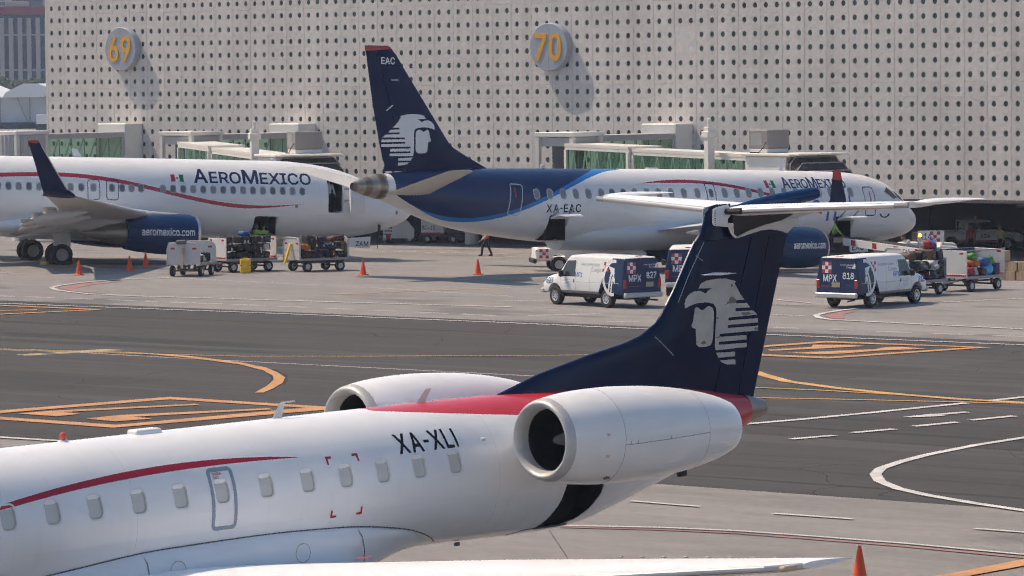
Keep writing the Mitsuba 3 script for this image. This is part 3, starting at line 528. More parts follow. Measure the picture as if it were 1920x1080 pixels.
# eagle-warrior emblem in metres about its middle: head, face, gaps; the beak points to the nose
EAGLE = ([(-0.576, 0.605), (-0.522, 0.685), (-0.382, 0.728), (-0.138, 0.745), (0.106, 0.735), (0.374, 0.674), (0.349, 0.632), (0.502, 0.444), (0.623, 0.334), (0.692, 0.277), (0.779, 0.194), (0.866, 0.134), (0.985, 0.054), (1.005, -0.003), (1.01, -0.085), (1.017, -0.225), (0.69, -0.221), (0.695, -0.279), (0.708, -0.491), (0.389, -0.487), (0.396, -0.624), (0.403, -0.768), (0.171, -0.751), (0.067, -0.719), (-0.019, -0.665), (-0.087, -0.565), (-0.13, -0.498), (-0.148, -0.382), (-0.15, -0.192), (-0.134, 0.139), (-0.145, 0.247), (-0.219, 0.323), (-0.392, 0.357), (-0.634, 0.356), (-0.79, 0.324), (-0.918, 0.285), (-0.916, 0.367), (-0.89, 0.436), (-0.82, 0.509), (-0.68, 0.562), (-0.542, 0.563), (-0.405, 0.507), (-0.352, 0.556), (-0.247, 0.592)], [(-0.653, 0.291), (-0.609, 0.284), (-0.5, 0.222), (-0.342, 0.29), (-0.273, 0.276), (-0.222, 0.24), (-0.196, 0.179), (-0.209, -0.307), (-0.256, -0.382), (-0.361, -0.41), (-0.569, -0.4), (-0.636, -0.348), (-0.656, -0.181), (-0.66, -0.081), (-0.756, -0.051), (-0.768, -0.008), (-0.725, 0.06), (-0.709, 0.153), (-0.682, 0.258)], [[(0.392, 0.289), (0.692, 0.277), (0.623, 0.334), (0.429, 0.343), (0.393, 0.32)], [(0.371, 0.154), (0.866, 0.134), (0.779, 0.194), (0.38, 0.206)], [(0.181, 0.007), (1.012, -0.008), (0.985, 0.054), (0.193, 0.056)], [(0.177, -0.124), (1.019, -0.141), (1.021, -0.085), (0.186, -0.072)], [(-0.036, -0.262), (1.069, -0.291), (1.017, -0.225), (-0.025, -0.21)], [(-0.04, -0.397), (0.745, -0.417), (0.704, -0.359), (-0.035, -0.348)], [(-0.173, -0.53), (0.741, -0.556), (0.725, -0.492), (-0.144, -0.487)], [(-0.051, -0.668), (0.455, -0.681), (0.407, -0.625), (-0.071, -0.621)]])
# ------------------------------------------------------------------ aircraft
def pose(X, Y, psi, al, z0):
    """nose at (X, Y), heading psi, nose down by al; body axes: x aft, y to starboard, z up"""
    h, st = np.array([math.cos(psi), math.sin(psi), 0]), np.array([math.sin(psi), -math.cos(psi), 0])
    f = h * math.cos(al) - np.array([0, 0, math.sin(al)]); u = h * math.sin(al) + np.array([0, 0, math.cos(al)])
    return mat4(np.stack([-f, st, u], 1), (X, Y, z0))
def body(M):
    O, a, c = M[:3, 3], M[:3, 0], M[:3, 2]
    def f(p):
        x, y, z = p.x - O[0], p.y - O[1], p.z - O[2]
        return x * a[0] + y * a[1] + z * a[2], x * c[0] + y * c[1] + z * c[2]
    return f
def poly(c, x):
    r = mi.Float(0)
    for k in c: r = r * x + k
    return r
def eagle(scale):
    g = sg.Polygon(EAGLE[0]).buffer(0)
    for q in EAGLE[2]: g = g.difference(sg.Polygon(q).buffer(0))
    g = sg.MultiPolygon([q for q in getattr(g, 'geoms', [g]) if q.area > .003] + [sg.Polygon(EAGLE[1]).buffer(.0)])
    return affinity.scale(g, scale, scale, origin=(0, 0))
def fin_print(g, secs, x0, z0, sides, size=.2, off=.006):
    """an outline laid on both faces of an upright fin with sections (x_le, x_te, z, -, t)"""
    zs = np.array([s[2] for s in secs]); le, te, tt = (np.array([s[k] for s in secs]) for k in (0, 1, 4)); o = np.argsort(zs); out = []
    v, f = g if isinstance(g, tuple) else sheet(g, size)
    x, z = v[:, 0] + x0, v[:, 1] + z0; L, E, t = (np.interp(z, zs[o], q[o]) for q in (le, te, tt)); c = np.clip((x - L) / (E - L), .001, 1)
    y = (5 * t * (.2969 * np.sqrt(c) - .126 * c - .3516 * c**2 + .2843 * c**3 - .1036 * c**4) + .0015) * (E - L)
    return cat(*[trimesh.Trimesh(np.stack([x, s * (y + off), z], 1), f, process=False) for s in sides])
def zsecs(rows): return [(a, b, z, 0.0, t) for a, b, z, t in rows]
def landing_gear(k, M, x, y, ztop, r, w, gap, twin=True):
    add(f'{k}__gear_strut', cat(tube([(x, y, r), (x, y, ztop)], [.11, .13], 10), bar((x, y, r + .5), (x - .9, y, ztop), .05), tube([(x, y - gap / 2, r), (x, y + gap / 2, r)], .09, 8)), GREY_L, M)
    for s in ((-1, 1) if twin else (0,)):
        ty, ri = wheel(r, w); o = mat4(None, (x, y + s * gap / 2, r)); q = add(f'{k}__wheel', ty, RUBBER, M @ o, smooth=35); add(f'{q}__rim', ri, GREY, M @ o, smooth=35)
def fan(k, M, x, y, z, r):
    add(f'{k}__fan_hub', lathe([(x - .28, .001), (x - .2, r * .14), (x, r * .28), (x + .02, .001)], 20, 'x'), GREY_D, M @ mat4(None, (0, y, z)), smooth=40)
    bl = []
    for i in range(22):
        a = 2 * math.pi * i / 22; b = hull([(x + .02, -.015, r * .25), (x + .14, .035, r * .25), (x + .0, -.03, r * .97), (x + .13, .06, r * .97), (x + .03, -.015, r * .25), (x + .13, .075, r * .97)])
        b.apply_transform(trimesh.transformations.rotation_matrix(a, (1, 0, 0))); bl.append(b)
    add(f'{k}__fan_blades', cat(*bl), GREY_D, M @ mat4(None, (0, y, z)), kind='stuff')

# ---- the near regional jet, nose to the left
A = thing('regional_jet', 'near white regional jet with navy fin, rear engines and red spine', 'airplane')
M = pose(-16.4223733, 49.1024737, 3.91504962, .018, -.15); bx = body(M)
F145 = Fuselage([(0, 2.25, 2.05, .1), (.5, 2.6, 1.75, .45), (1.5, 3.1, 1.5, .8), (3, 3.6, 1.45, 1.06), (4.6, 3.72, 1.44, 1.14), (12, 3.72, 1.44, 1.14), (20.9, 3.72, 1.44, 1.14), (22.4, 3.71, 1.41, 1.08), (23.4, 3.69, 1.4, 1.02), (24.2, 3.67, 1.45, .95), (24.8, 3.64, 1.57, .88), (26.2, 3.56, 1.92, .68), (27.4, 3.42, 2.24, .5), (28.1, 3.3, 2.5, .37), (28.5, 3.24, 2.7, .29)])
def paint145(p, n, uv):
    x, z = bx(p); s = x - 20
    up, lo = poly([-0.00050787, -0.030146, -0.24573, 2.7813], s), poly([0.00059155, -0.0054696, -0.073146, 3.0687], s)
    arc = (z < up) & (z > lo) & (x < 17.5)
    spine = (z > 3.70 - .098 * (x - 19.7)) & (x > 19.7) | (x > 28.08)
    seam = dr.minimum(dr.abs(x - 9.3), dr.minimum(dr.abs(x - 21.6), dr.abs(x - 14.2))) < .004
    dirt = fbm(x * 1.1, z * 4.0, 2.0, octaves=3); grime = sstep(2.4, 1.5, z) * .12
    lap = dr.minimum(dr.abs(z - 3.32), dr.minimum(dr.abs(z - 2.28), dr.abs(z - 1.75))) < .003; fr = dr.abs(x / .797 - dr.floor(x / .797) - .5) > .4965
    rivet = (dr.abs(z * 22 - dr.floor(z * 22) - .5) < .12) & (dr.abs(x / .797 - dr.floor(x / .797) - .5) > .488)
    streak = sstep(.6, .85, fbm(x * 5.0, z * .7, 9.0, octaves=3)) * sstep(3.0, 2.2, z)
    w = V3(.80, .80, .80) * (1.0 - .06 * dirt - grime * (.4 + dirt) - .05 * streak)
    w = dr.select(seam, w * .78, dr.select(lap, w * .93, dr.select(rivet, w * .9, dr.select(fr, w * .965, w))))
    r = V3(.50, .028, .04)
    return dr.select(arc, V3(.40, .012, .028), dr.select(spine, r, w))
mat('paint_near_jet', P(mikit.proc(paint145), .2, 0, .5, .7), mikit.proc(lambda p, n, uv: fbm(bx(p)[0] * 1.25, bx(p)[1] * 1.9, 4.0, octaves=2) + .25 * noise(bx(p)[0] * 3.7, bx(p)[1] * 4.0, 9.0), .02), .006)
wins = [11.09, 11.89, 12.685, 13.46, 14.27, 15.06, 16.73, 17.56, 18.34, 19.11, 19.88, 20.65]
hole = lambda x, z, w, h, r, y0, y1: (upright(extrude(rrect(w, h, r, (x, z)), y1 - y0)).apply_translation((0, y0, 0)))
tools = [hole(x, 2.86, .27, .35, .085, -1.3, -1.035) for x in wins + [15.86]]
baggage = upright(extrude(sg.Polygon([(22.98, 1.53), (23.06, 1.66), (23.17, 1.95), (23.24, 2.3), (24.22, 2.3), (24.2, 2.0), (24.05, 1.75), (23.85, 1.58), (23.6, 1.53)]), 1.2)); baggage.apply_translation((0, -1.5, 0))
fus = cut(F145.mesh(.22, 96), *tools, baggage)
add(f'{A}__fuselage', fus, 'mat_paint_near_jet', M, smooth=28)
bp = sg.Polygon([(22.98, 1.53), (23.06, 1.66), (23.17, 1.95), (23.24, 2.3), (24.22, 2.3), (24.2, 2.0), (24.05, 1.75), (23.85, 1.58), (23.6, 1.53)]); lw = upright(extrude(bp.difference(bp.buffer(-.015)), 1.2)); lw.apply_translation((0, -1.49, 0)); bk = upright(extrude(bp.buffer(-.001), .02)); bk.apply_translation((0, -.325, 0))
in145 = Fuselage([(x, float(F145.zt(x)) - .012, float(F145.zb(x)) + .012, float(F145.ry(x)) - .012) for x in np.linspace(20.5, 26, 12)])
add(f'{A}__baggage_hold', unman(m3.Manifold.batch_boolean([man(lw) ^ man(in145.mesh(.2, 64)), man(bk)], m3.OpType.Add)), VOID, M)
add(f'{A}__hold_sill', tube(F145.pt(np.linspace(22.95, 23.75, 8), np.linspace(1.525, 1.525, 8), -1, .01), .018, 6), GREY_D, M)
add(f'{A}__hold_seam', tube(F145.pt(np.array([22.95, 22.7, 22.5]), np.array([1.53, 1.52, 1.45]), -1, .006), .008, 5), GREY_D, M)
def window145(x, z=2.86):
    k = add(f'{A}__window', F145.decal(sheet(rrect(.275, .355, .09, (x, z)), .06), -1, -.033), PANE, M, smooth=True)
    add(f'{k}__frame', F145.ring_decal(rrect(.325, .405, .11, (x, z)), .027, -1, .004, .05), WPRINT, M, smooth=True)
    add(f'{k}__seal', F145.ring_decal(rrect(.27, .35, .085, (x, z)), .03, -1, -.028, .05), mat('window_bezel', P((.46, .43, .37), .5)), M, smooth=True)
for x in wins: window145(x)
window145(15.86)
door = sg.Polygon([(15.63, 2.3), (16.09, 2.3), (16.13, 3.19), (15.66, 3.19)]).buffer(-.07).buffer(.07, quad_segs=4)
d = add(f'{A}__overwing_exit', F145.ring_decal(door.buffer(.015), .06, -1, .006, .08), DOORLINE, M, smooth=True)
for t, zz in (('SALIDA', 3.10), ('EXIT', 3.045)): add(f'{d}__lettering', F145.decal(text_sheet(t, .035, True), -1, .007, 15.74, zz), RED, M)
add(f'{A}__registration', F145.decal(fit_width(spaced('XA-XLI', .275, .05, .06), 1.27), -1, .006, 19.55, 3.085), REGB, M, smooth=True)
for x, z, a, b in ((18.02, 3.17, 1, -1), (18.68, 3.17, -1, -1), (18.0, 2.24, 1, 1), (18.65, 2.24, -1, 1)):
    g = sg.box(0, 0, .12, .035).union(sg.box(0, 0, .035, .12)); g = affinity.scale(g, a, b, origin=(0, 0)); g = affinity.translate(g, x - .0, z)
    add(f'{A}__corner_mark', F145.decal(sheet(g, .06), -1, .006), RED, M, smooth=True)
# wing root fairing, its seam and rivets
zl = PchipInterpolator([8.0, 9.0, 10.5, 12.75, 14.77, 16.5, 18.26, 19.67, 20.35, 20.8], [1.35, 1.55, 1.75, 1.94, 2.1, 2.115, 2.06, 1.89, 1.70, 1.5])
rings = []
for x in np.linspace(8.0, 20.8, 44):
    z = float(zl(x)); yt = float(abs(F145.pt(np.array(x), np.array(z), -1, 0)[1])); k = math.sin(math.pi * min(1, max(0, (x - 7.9) / 13.0))) ** .5; wd = .03 + .11 * k
    half = [(0, 1.43 - .42 * k), (.5, 1.44 - .42 * k), (.8, 1.5 - .38 * k), (.98 + .6 * wd, 1.62 - .25 * k), (yt + wd, z - .30 * k), (yt + wd * .6, z - .12 * k), (yt + .012, z), (yt - .14, z + .02)]
    bl = min(1.0, max(0.0, (20.8 - x) / 2.4)); bl = bl * bl * (3 - 2 * bl)
    half = [(bl * y + (1 - bl) * min(y, .97 * abs(float(F145.pt(np.array(x), np.array(max(q, 1.46)), -1, 0)[1]))), bl * q + (1 - bl) * max(q, 1.47)) for y, q in half]
    L = [(y, q) for y, q in half] + [(-y, q) for y, q in half[::-1][:-1]]
    rings.append(np.array([(x, y, q) for y, q in L]))
add(f'{A}__wing_fairing', loft(rings), mat('fairing_white', P(tone((.70, .72, .74), .04, 1.0), .3, 0, .5, .5)), M, smooth=50)
xs = np.linspace(9, 20.7, 60); seam = F145.pt(xs, zl(xs) + .008, -1, .012); add(f'{A}__fairing_seam', tube(seam, .008, 5), GREY_D, M)
def fair_y(x, z): return -(float(abs(F145.pt(np.array(x), np.array(float(zl(x))), -1, 0)[1])) + .075)
for x in (14.35, 18.62):
    add(f'{A}__fairing_joint', tube([(x, fair_y(x, 0) + .065, float(zl(x)) - .02), (x + .02, fair_y(x, 0) - .035, float(zl(x)) - .15), (x + .02, fair_y(x, 0) - .075, float(zl(x)) - .33), (x + .03, fair_y(x, 0) - .05, 1.5)], .007, 5), GREY_D, M)
for x, z in ((17.35, 1.78), (14.9, 1.78)):
    g = rrect(.3, .3, .14); g = g.difference(g.buffer(-.012)); v, f = sheet(g); add(f'{A}__access_panel', trimesh.Trimesh(np.stack([v[:, 0] + x, np.full(len(v), fair_y(x, 0) - .085), v[:, 1] + z], 1), f, process=False), GREY, M)
# wings
for s, nm in ((-1, 'port'), (1, 'starboard')):
    W = [(12.6, 18.3, s * .7, 1.42, .12), (13.1, 18.45, s * 1.15, 1.46, .12), (15.6, 19.35, s * 4.6, 1.72, .115), (18.45, 19.9, s * 9.6, 2.1, .11), (18.85, 19.95, s * 9.95, 2.13, .08)]
    if s > 0: W = W[::-1]
    add(f'{A}__wing', wing(W, 0, 1, 22), 'mat_white_paint', M, smooth=40)
    if s < 0:
        le = [(a[0] + .02, a[2], a[3]) for a in W[1:]]; add(f'{A}__wing_leading_edge', tube([(x - .012, y, z) for x, y, z in le], .045, 10), SILVER, M)
        add(f'{A}__position_light', rbox((.55, .12, .09), .04, (18.78, -9.87, 2.115), 2), mat('lens', P((.45, .36, .22), .1, 0, .7, 1.0)), M, smooth=40)
        for i in range(9): add(f'{A}__static_vent', cbox((.05, .07, .02), (19.72 - .012 * i, -5.6 - .45 * i, 1.80 + .0355 * i + .02), .005), GREY, M)
        add(f'{A}__wing_marking', slab(sheet(affinity.scale(sg.Point(0, 0).buffer(1), .16, .05)), 0, (17.3, -2.6, 1.83), (1, 0, 0), (0, 1, 0)), RED, M)
add(f'{A}__ground_wire', tube([(23.05, -.75, 1.5), (22.75, -1.4, 1.2), (22.1, -2.7, .6), (21.9, -3.1, .3)], .006, 4), BLACK, M)
# rear engines
for s in (-1, 1):
    y, zc = s * 2.25, lambda x: 3.2 - .03 * (x - 21.4)
    prof = [(21.55, .66), (21.9, .715), (22.4, .757), (23.0, .772), (23.7, .75), (24.4, .69), (24.9, .615), (25.3, .53), (25.62, .43), (25.64, .40), (25.4, .38)]
    t = np.arange(64) * 2 * np.pi / 64
    def rg(x, r): return np.stack([np.full(64, x), y + r * np.cos(t), zc(x) + r * np.sin(t) * (1.0 if r < .6 else 1.0)], 1)
    def pp(pr): 
        q = PchipInterpolator([a for a, _ in pr], [b for _, b in pr]); return [(x, float(q(x))) for x in np.linspace(pr[0][0], pr[-1][0], 26)]
    e = add(f'{A}__engine_nacelle', loft([rg(x, r) for x, r in pp(prof[:9]) + prof[9:]], False), 'mat_white_paint' if s > 0 else mat('nacelle_white', P(tone((.74, .735, .72), .05, 1.6), .2, 0, .5, .8)), M, smooth=40)
    add(f'{e}__inlet_lip', loft([rg(x, r) for x, r in [(21.55, .659), (21.49, .647), (21.44, .631), (21.405, .608), (21.395, .582), (21.405, .556), (21.44, .528), (21.52, .50), (21.62, .487)]], False), mat('inlet_lip_metal', P((.5, .49, .475), .5, .35)), M, smooth=60)
    add(f'{e}__inlet_duct', loft([rg(x, r) for x, r in [(21.62, .486), (21.9, .51), (22.6, .56)]], False), BLACK, M, smooth=40)
    fan(e, M, 22.5, y, float(zc(22.5)), .555)
    add(f'{e}__duct_back', lathe([(22.7, .001), (22.7, .58)], 24, 'x'), BLACK, M @ mat4(None, (0, y, float(zc(22.3)))))
    def surf(x, a, off=.004): r = float(np.interp(x, [q[0] for q in prof[:9]], [q[1] for q in prof[:9]])) + off; return (x, y + s * r * math.cos(a), float(zc(x)) + r * math.sin(a))
    add(f'{e}__cowl_seam', cat(tube([surf(22.55, a) for a in np.linspace(-1.6, 1.6, 24)], .005, 4), tube([surf(24.6, a) for a in np.linspace(-1.2, 1.2, 18)], .004, 4), tube([surf(x, -.12 + .05 * (x - 22.55)) for x in np.linspace(22.55, 24.6, 12)], .006, 4)), GREY, M)
    for x, a in ((22.66, .0), (22.82, .0), (23.6, .06)): add(f'{e}__latch', tube([surf(x, -.115 + .05 * (x - 22.55)), surf(x, -.05 + .05 * (x - 22.55))], .006, 4), GREY_D, M)
    add(f'{e}__drain', rbox((.12, .05, .07), .02, surf(22.42, -.95, .0)), GREY_D, M)
    for x, a in ((22.15, .12), (22.16, -.35)): add(f'{e}__stencil', cat(*[bar(surf(x + .03 * i, a + .03), surf(x + .03 * i, a - .03), .004) for i in range(3)]), RED, M)
    add(f'{e}__exhaust', lathe([(25.35, .37), (25.75, .31), (25.75, .29), (25.5, .28)], 28, 'x'), STEEL, M @ mat4(None, (0, y, 3.08)), smooth=40)
    W = [(22.0, 25.6, s * .5, 3.02, .085), (22.2, 25.2, s * 1.75, 3.1, .085)]
    add(f'{A}__engine_pylon', wing(W if s < 0 else W[::-1], 0, 1, 12), 'mat_paint_near_jet', M, smooth=40)
    add(f'{A}__nacelle_probe', rbox((.1, .06, .06), .025, (21.2, s * 1.18, 3.18)), WPRINT, M)
# fin, rudder, tail cone
TE = lambda z: 28.81 + (z - 3.14) * .345
HG = lambda z: 27.79 + (z - 3.3) * .362
FIN = [(21.6, TE(3.17), 3.17, .028), (22.2, TE(3.58), 3.58, .03), (22.66, TE(3.71), 3.71, .032), (23.6, TE(3.97), 3.97, .038), (24.72, TE(4.19), 4.19, .047), (25.6, TE(4.33), 4.33, .06), (26.05, TE(4.44), 4.44, .066), (26.42, TE(4.62), 4.62, .076), (26.6, TE(4.8), 4.8, .082), (26.87, TE(5.14), 5.14, .09), (27.26, TE(5.73), 5.73, .1), (27.42, TE(5.95), 5.95, .104)]
def partial(rows, x0, x1):
    """the fin between two lines x0(z) and x1(z)"""
    rings = []
    for a, b, z, t in rows:
        cs = np.linspace(np.clip((x0(z) - a) / (b - a), 0, 1), np.clip((x1(z) - a) / (b - a), 0, 1), 22); cs = cs[0] + (cs[-1] - cs[0]) * (.5 - .5 * np.cos(np.linspace(0, np.pi, 22))) if cs[0] < .01 else cs
        y = (5 * t * (.2969 * np.sqrt(cs) - .126 * cs - .3516 * cs**2 + .2843 * cs**3 - .1036 * cs**4) + .002) * (b - a); x = a + cs * (b - a)
        rings.append(np.vstack([np.stack([x, y, np.full(22, z)], 1), np.stack([x, -y, np.full(22, z)], 1)[::-1]]))
    return loft(rings)
def navy_fin(p, n, uv):
    x, z = bx(p); a = fbm(x * 1.6, z * .7, 3.0, octaves=3); sc = sstep(.62, .75, fbm(x * .9 + z * .35, z * 2.2, 8.0, octaves=3))
    return mix(V3(.0035, .0115, .042) * (.75 + .5 * a), V3(.013, .018, .032), sc * .45)
mat('fin_navy', P(mikit.proc(navy_fin), .22, 0, .2))
add(f'{A}__fin', partial(FIN, lambda z: -99, lambda z: HG(z) - .012), 'mat_fin_navy', M, smooth=40)
HG2 = lambda z: 28.45 + (z - 3.35) * .308
add(f'{A}__rudder', partial(FIN, lambda z: HG(z) + .012, lambda z: HG2(z) - .01), 'mat_fin_navy', M, smooth=40)
add(f'{A}__rudder_tab', partial(FIN, lambda z: HG2(z) + .01, lambda z: 99), 'mat_fin_navy', M, smooth=40)
TOP = [(27.43, 28.42, 5.954, .2), (27.55, 28.4, 6.07, .2), (27.66, 28.38, 6.26, .2), (27.71, 28.36, 6.42, .19), (27.8, 28.34, 6.52, .17), (27.95, 28.33, 6.556, .12)]
add(f'{A}__fin_cap', partial(TOP, lambda z: -99, lambda z: 99), 'mat_fin_navy', M, smooth=40)
def plate(pts, y, t=.012):
    m = upright(extrude(sg.Polygon(pts).buffer(0), t)); m.apply_translation((0, y - t / 2, 0)); return m
for s in (-1, 1):
    add(f'{A}__cap_plate', plate([(27.77, 6.485), (27.86, 6.515), (28.15, 6.555), (28.25, 6.40), (28.14, 6.31), (28.13, 6.166), (27.80, 6.20), (27.755, 6.235)], s * .121), WPRINT, M)
    add(f'{A}__cap_rivets', cat(*[cbox((.022, .012, .018), (27.815, s * .128, 6.23 + .032 * i), .003) for i in range(8)]), BLACK, M)
    add(f'{A}__stabilizer_strip', plate([(27.80, 6.199), (28.13, 6.166), (28.185, 6.063), (28.243, 5.999), (28.302, 5.966), (28.361, 5.973), (28.262, 6.04), (28.244, 6.23), (28.13, 6.237)], s * .14, .02), CREAM, M)
    add(f'{A}__stabilizer_fairing', plate([(28.302, 5.966), (28.332, 5.995), (28.6, 6.075), (28.85, 6.125), (29.088, 6.169), (29.42, 6.21), (29.9, 6.25), (29.9, 6.15), (29.725, 6.076), (29.601, 5.99), (29.479, 6.027), (29.328, 6.059), (29.146, 6.075), (28.904, 6.067), (28.602, 6.017)], s * .17, .03), mat('fairing_grey_white', P((.52, .51, .49), .45)), M)
add(f'{A}__stabilizer_well', plate([(28.25, 6.4), (28.245, 6.03), (28.332, 5.995), (28.6, 6.072), (29.088, 6.169), (29.42, 6.193), (29.8, 6.3), (29.6, 6.42)], 0, .28), BLACK, M)
add(f'{A}__rudder_top', plate([(28.213, 5.95), (28.33, 5.96), (28.6, 6.017), (28.9, 6.065), (29.146, 6.073), (29.328, 6.057), (29.479, 6.025), (29.6, 5.988), (29.75, 5.945)], 0, .2), 'mat_fin_navy', M)
add(f'{A}__emblem', fin_print(eagle(1.0), zsecs([(a, b, z, t) for a, b, z, t in FIN]), 27.95, 4.55, (-1, 1), .15, .008), mat('emblem_grey_white', P(mikit.proc(lambda p, n, uv: V3(.44, .43, .41) * (.8 + .3 * fbm(p.x * 6, p.y * 6, p.z * 6)) * dr.select(fbm(p.x * 3 + p.y, p.z * 9, 2.0, octaves=3) > .74, .35, 1.0)), .5)), M)
add(f'{A}__fin_seam', fin_print(shapely.union_all([sg.LineString(q).buffer(.007) for q in ([(26.9, 4.95), (27.166, 5.377), (27.562, 5.935)], [(27.3, 5.765), (27.5, 5.62)], [(26.3, 4.4), (26.75, 4.05)])]), zsecs(FIN), 0, 0, (-1, 1), .15, .006), GREY, M)
add(f'{A}__fin_leading_edge', tube([(26.68, 0, 4.9), (26.87, 0, 5.14), (27.26, 0, 5.73), (27.42, 0, 5.95)], .014, 6), SILVER, M)
sk = plate([(27.33, 5.39), (27.667, 5.415), (28.15, 5.38), (27.724, 5.365)], -.26, .12); add(f'{A}__fin_strake', sk, WPRINT, M)
for s in (-1, 1):
    S = [(28.12, 29.95, s * .1, 6.43, .10), (28.3, 29.93, s * 1.2, 6.48, .10), (28.72, 29.86, s * 3.5, 6.565, .095)]
    if s > 0: S = S[::-1]
    e = add(f'{A}__stabilizer', wing(S, 0, .66, 18), 'mat_white_paint', M, smooth=40)
    add(f'{e}__elevator', wing(S, .675, 1, 10), 'mat_white_paint', M, smooth=40)
    add(f'{e}__leading_edge', tube([(28.135 + .03, s * .12, 6.43), (28.32, s * 1.2, 6.48), (28.71, s * 3.38, 6.56)], .05, 10), SILVER, M, smooth=60)
    add(f'{e}__tip_strip', tube([(28.70, s * 3.38, 6.56), (28.77, s * 3.62, 6.567)], .046, 8), GREY, M)
    add(f'{e}__elevator_horn', loft([np.array([(x, s * (3.62 + .17 * a), 6.60 + .055 * b * r) for a, b in zip(np.cos(np.arange(12) * np.pi / 6), np.sin(np.arange(12) * np.pi / 6))]) * 1 for x, r in ((29.05, .25), (29.2, .8), (29.5, 1.0), (29.9, .8), (30.35, .4), (30.6, .12))]), 'mat_white_paint', M, smooth=60)
    add(f'{e}__root_heater', tube([(28.1, s * .12, 6.43), (28.16, s * .42, 6.445)], .054, 8), BLACK, M)
add(f'{A}__bullet_fairing', tube([(28.2, 0, 6.42), (28.5, 0, 6.455), (28.92, 0, 6.51), (29.5, 0, 6.565), (30.1, 0, 6.60), (30.45, 0, 6.63), (30.57, 0, 6.64)], [.05, .07, .09, .108, .122, .115, .1], 24), NAVY2, M, smooth=40)
add(f'{A}__bullet_lamp', tube([(30.565, 0, 6.64), (30.63, 0, 6.645)], [.1, .07], 20), mat('tail_lens', P((.5, .36, .22), .3)), M, smooth=40)
add(f'{A}__tail_cone', cat(lathe([(28.5, .285), (28.8, .21), (29.05, .15), (29.07, .13), (28.95, .12)], 28, 'x')), STEEL, M @ mat4(None, (0, 0, 2.98)), smooth=40)
# antennas and small fittings on the crown
def blade(x, h, l, tip): return wing([(x, x + l, 3.7, 0, .12), (x + .16, x + .16 + l * tip, 3.7 + h, 0, .1)], 0, 1, 10, vertical=True)
def upr(m): m = m.copy(); m.vertices = m.vertices[:, [0, 1, 2]]; return m
def vfin(rows): return loft([np.array([(a + c * (b - a), sgn * .5 * t * (b - a) * math.sin(math.pi * c ** .6), z) for c, sgn in [(q, 1) for q in np.linspace(0, 1, 9)] + [(q, -1) for q in np.linspace(1, 0, 9)[1:-1]]]) for a, b, z, t in rows])
add(f'{A}__antenna', cat(vfin([(17.82, 18.02, 3.71, .12), (17.98, 18.09, 3.95, .12)]), cbox((.26, .03, .018), (18.16, 0, 3.955), .005)), WHITE_OLD, M)
add(f'{A}__antenna', vfin([(20.85, 21.05, 3.7, .12), (21.08, 21.2, 3.93, .12)]), mat('antenna_pale', P((.6, .55, .53), .5)), M)
b = add(f'{A}__beacon', rbox((.1, .1, .12), .045, (13.76, 0, 3.80), 2), mat('beacon_red', P((.55, .06, .02), .15, 0, .6, 1.0)), M, smooth=40); add(f'{b}__base', lathe([(3.70, .09), (3.745, .07)], 16, 'z', True), WPRINT, M @ mat4(None, (13.76, 0, 0)))
add(f'{A}__satellite_dome', rbox((.5, .26, .1), .045, (15.3, 0, 3.735), 2), WPRINT, M, smooth=40)
add(f'{A}__drain_mast', cbox((.12, .03, .06), (21.5, -.2, 1.40), .01), GREY_D, M); add(f'{A}__tail_skid', rbox((.2, .1, .14), .04, (27.0, 0, 2.03)), BLACK, M)
for y in (-1.9, 1.9): landing_gear(A, M, 16.6, y, 1.7, .38, .22, .5)
landing_gear(A, M, 2.6, 0, 1.7, .28, .16, .35)

# ---- the middle jet with the navy tail, nose to the right
A = thing('airliner', 'white jet with navy tail and blue rear fuselage parked nose to the terminal', 'airplane')
M = pose(20.466296, 204.078269, .699339239, .021223, -.543715769); bz = body(M)
F190 = Fuselage([(0, 2.4, 1.95, .2), (.3, 2.75, 1.75, .5), (.9, 3.1, 1.5, .9), (1.5, 3.58, 1.36, 1.15), (2.1, 3.98, 1.27, 1.3), (2.9, 4.32, 1.2, 1.42), (4.3, 4.6, 1.16, 1.5), (5.6, 4.70, 1.16, 1.52), (10, 4.78, 1.22, 1.53), (14, 4.83, 1.3, 1.53), (24, 4.87, 1.36, 1.53), (25.5, 4.88, 1.46, 1.51), (28.7, 4.88, 1.82, 1.4), (30.3, 4.86, 2.08, 1.27), (31.9, 4.82, 2.48, 1.08), (33, 4.76, 2.85, .92), (34.6, 4.62, 3.42, .64)])
def paint190(p, n, uv):
    x, z = bz(p); s = x - 20; low = poly([-7.1811e-06, 0.00015975, 0.003914, -0.078696, 0.071299, 4.9853], s)
    navy = (z > low) & (x > 21.1) & (x < 34.25); band = (z > low - sstep(33.4, 31.0, x) * .2) & (x > 20.4) & (x < 33.6) & ~navy
    arc = poly([-0.00062071, -0.029318, -0.14885, 4.1256], s); th = .15 * sstep(20.25, 17.5, x)
    red = (z < arc + .02) & (z > arc + .02 - th) & (x < 20.25) & (x > 8.0)
    d = fbm(x * .8, z * 2.5, 5.0, octaves=3); grime = sstep(2.6, 1.4, z) * .25 + sstep(29.0, 35.0, x) * .25
    w = V3(.76, .76, .755) * (1 - .05 * d) * (1 - grime * (.4 + d * .5))
    seam = dr.minimum(dr.abs(x - 9.0), dr.abs(x - 23.4)) < .012
    w = dr.select(seam, w * .85, w)
    return dr.select(navy, V3(.006, .028, .098), dr.select(band, V3(.02, .17, .5), dr.select(red, V3(.4, .02, .045), w)))
mat('paint_navy_tail_jet', P(mikit.proc(paint190), .25, 0, .35, .3))
def curved(F, pts, side): return F.decal(sheet(sg.Polygon(pts), .12), side, .012)
c1 = hole(25.1, 2.12, 1.15, 1.2, .12, .4, 2.0); c2 = hole(6.35, 1.98, 1.3, 1.05, .12, .4, 2.0)
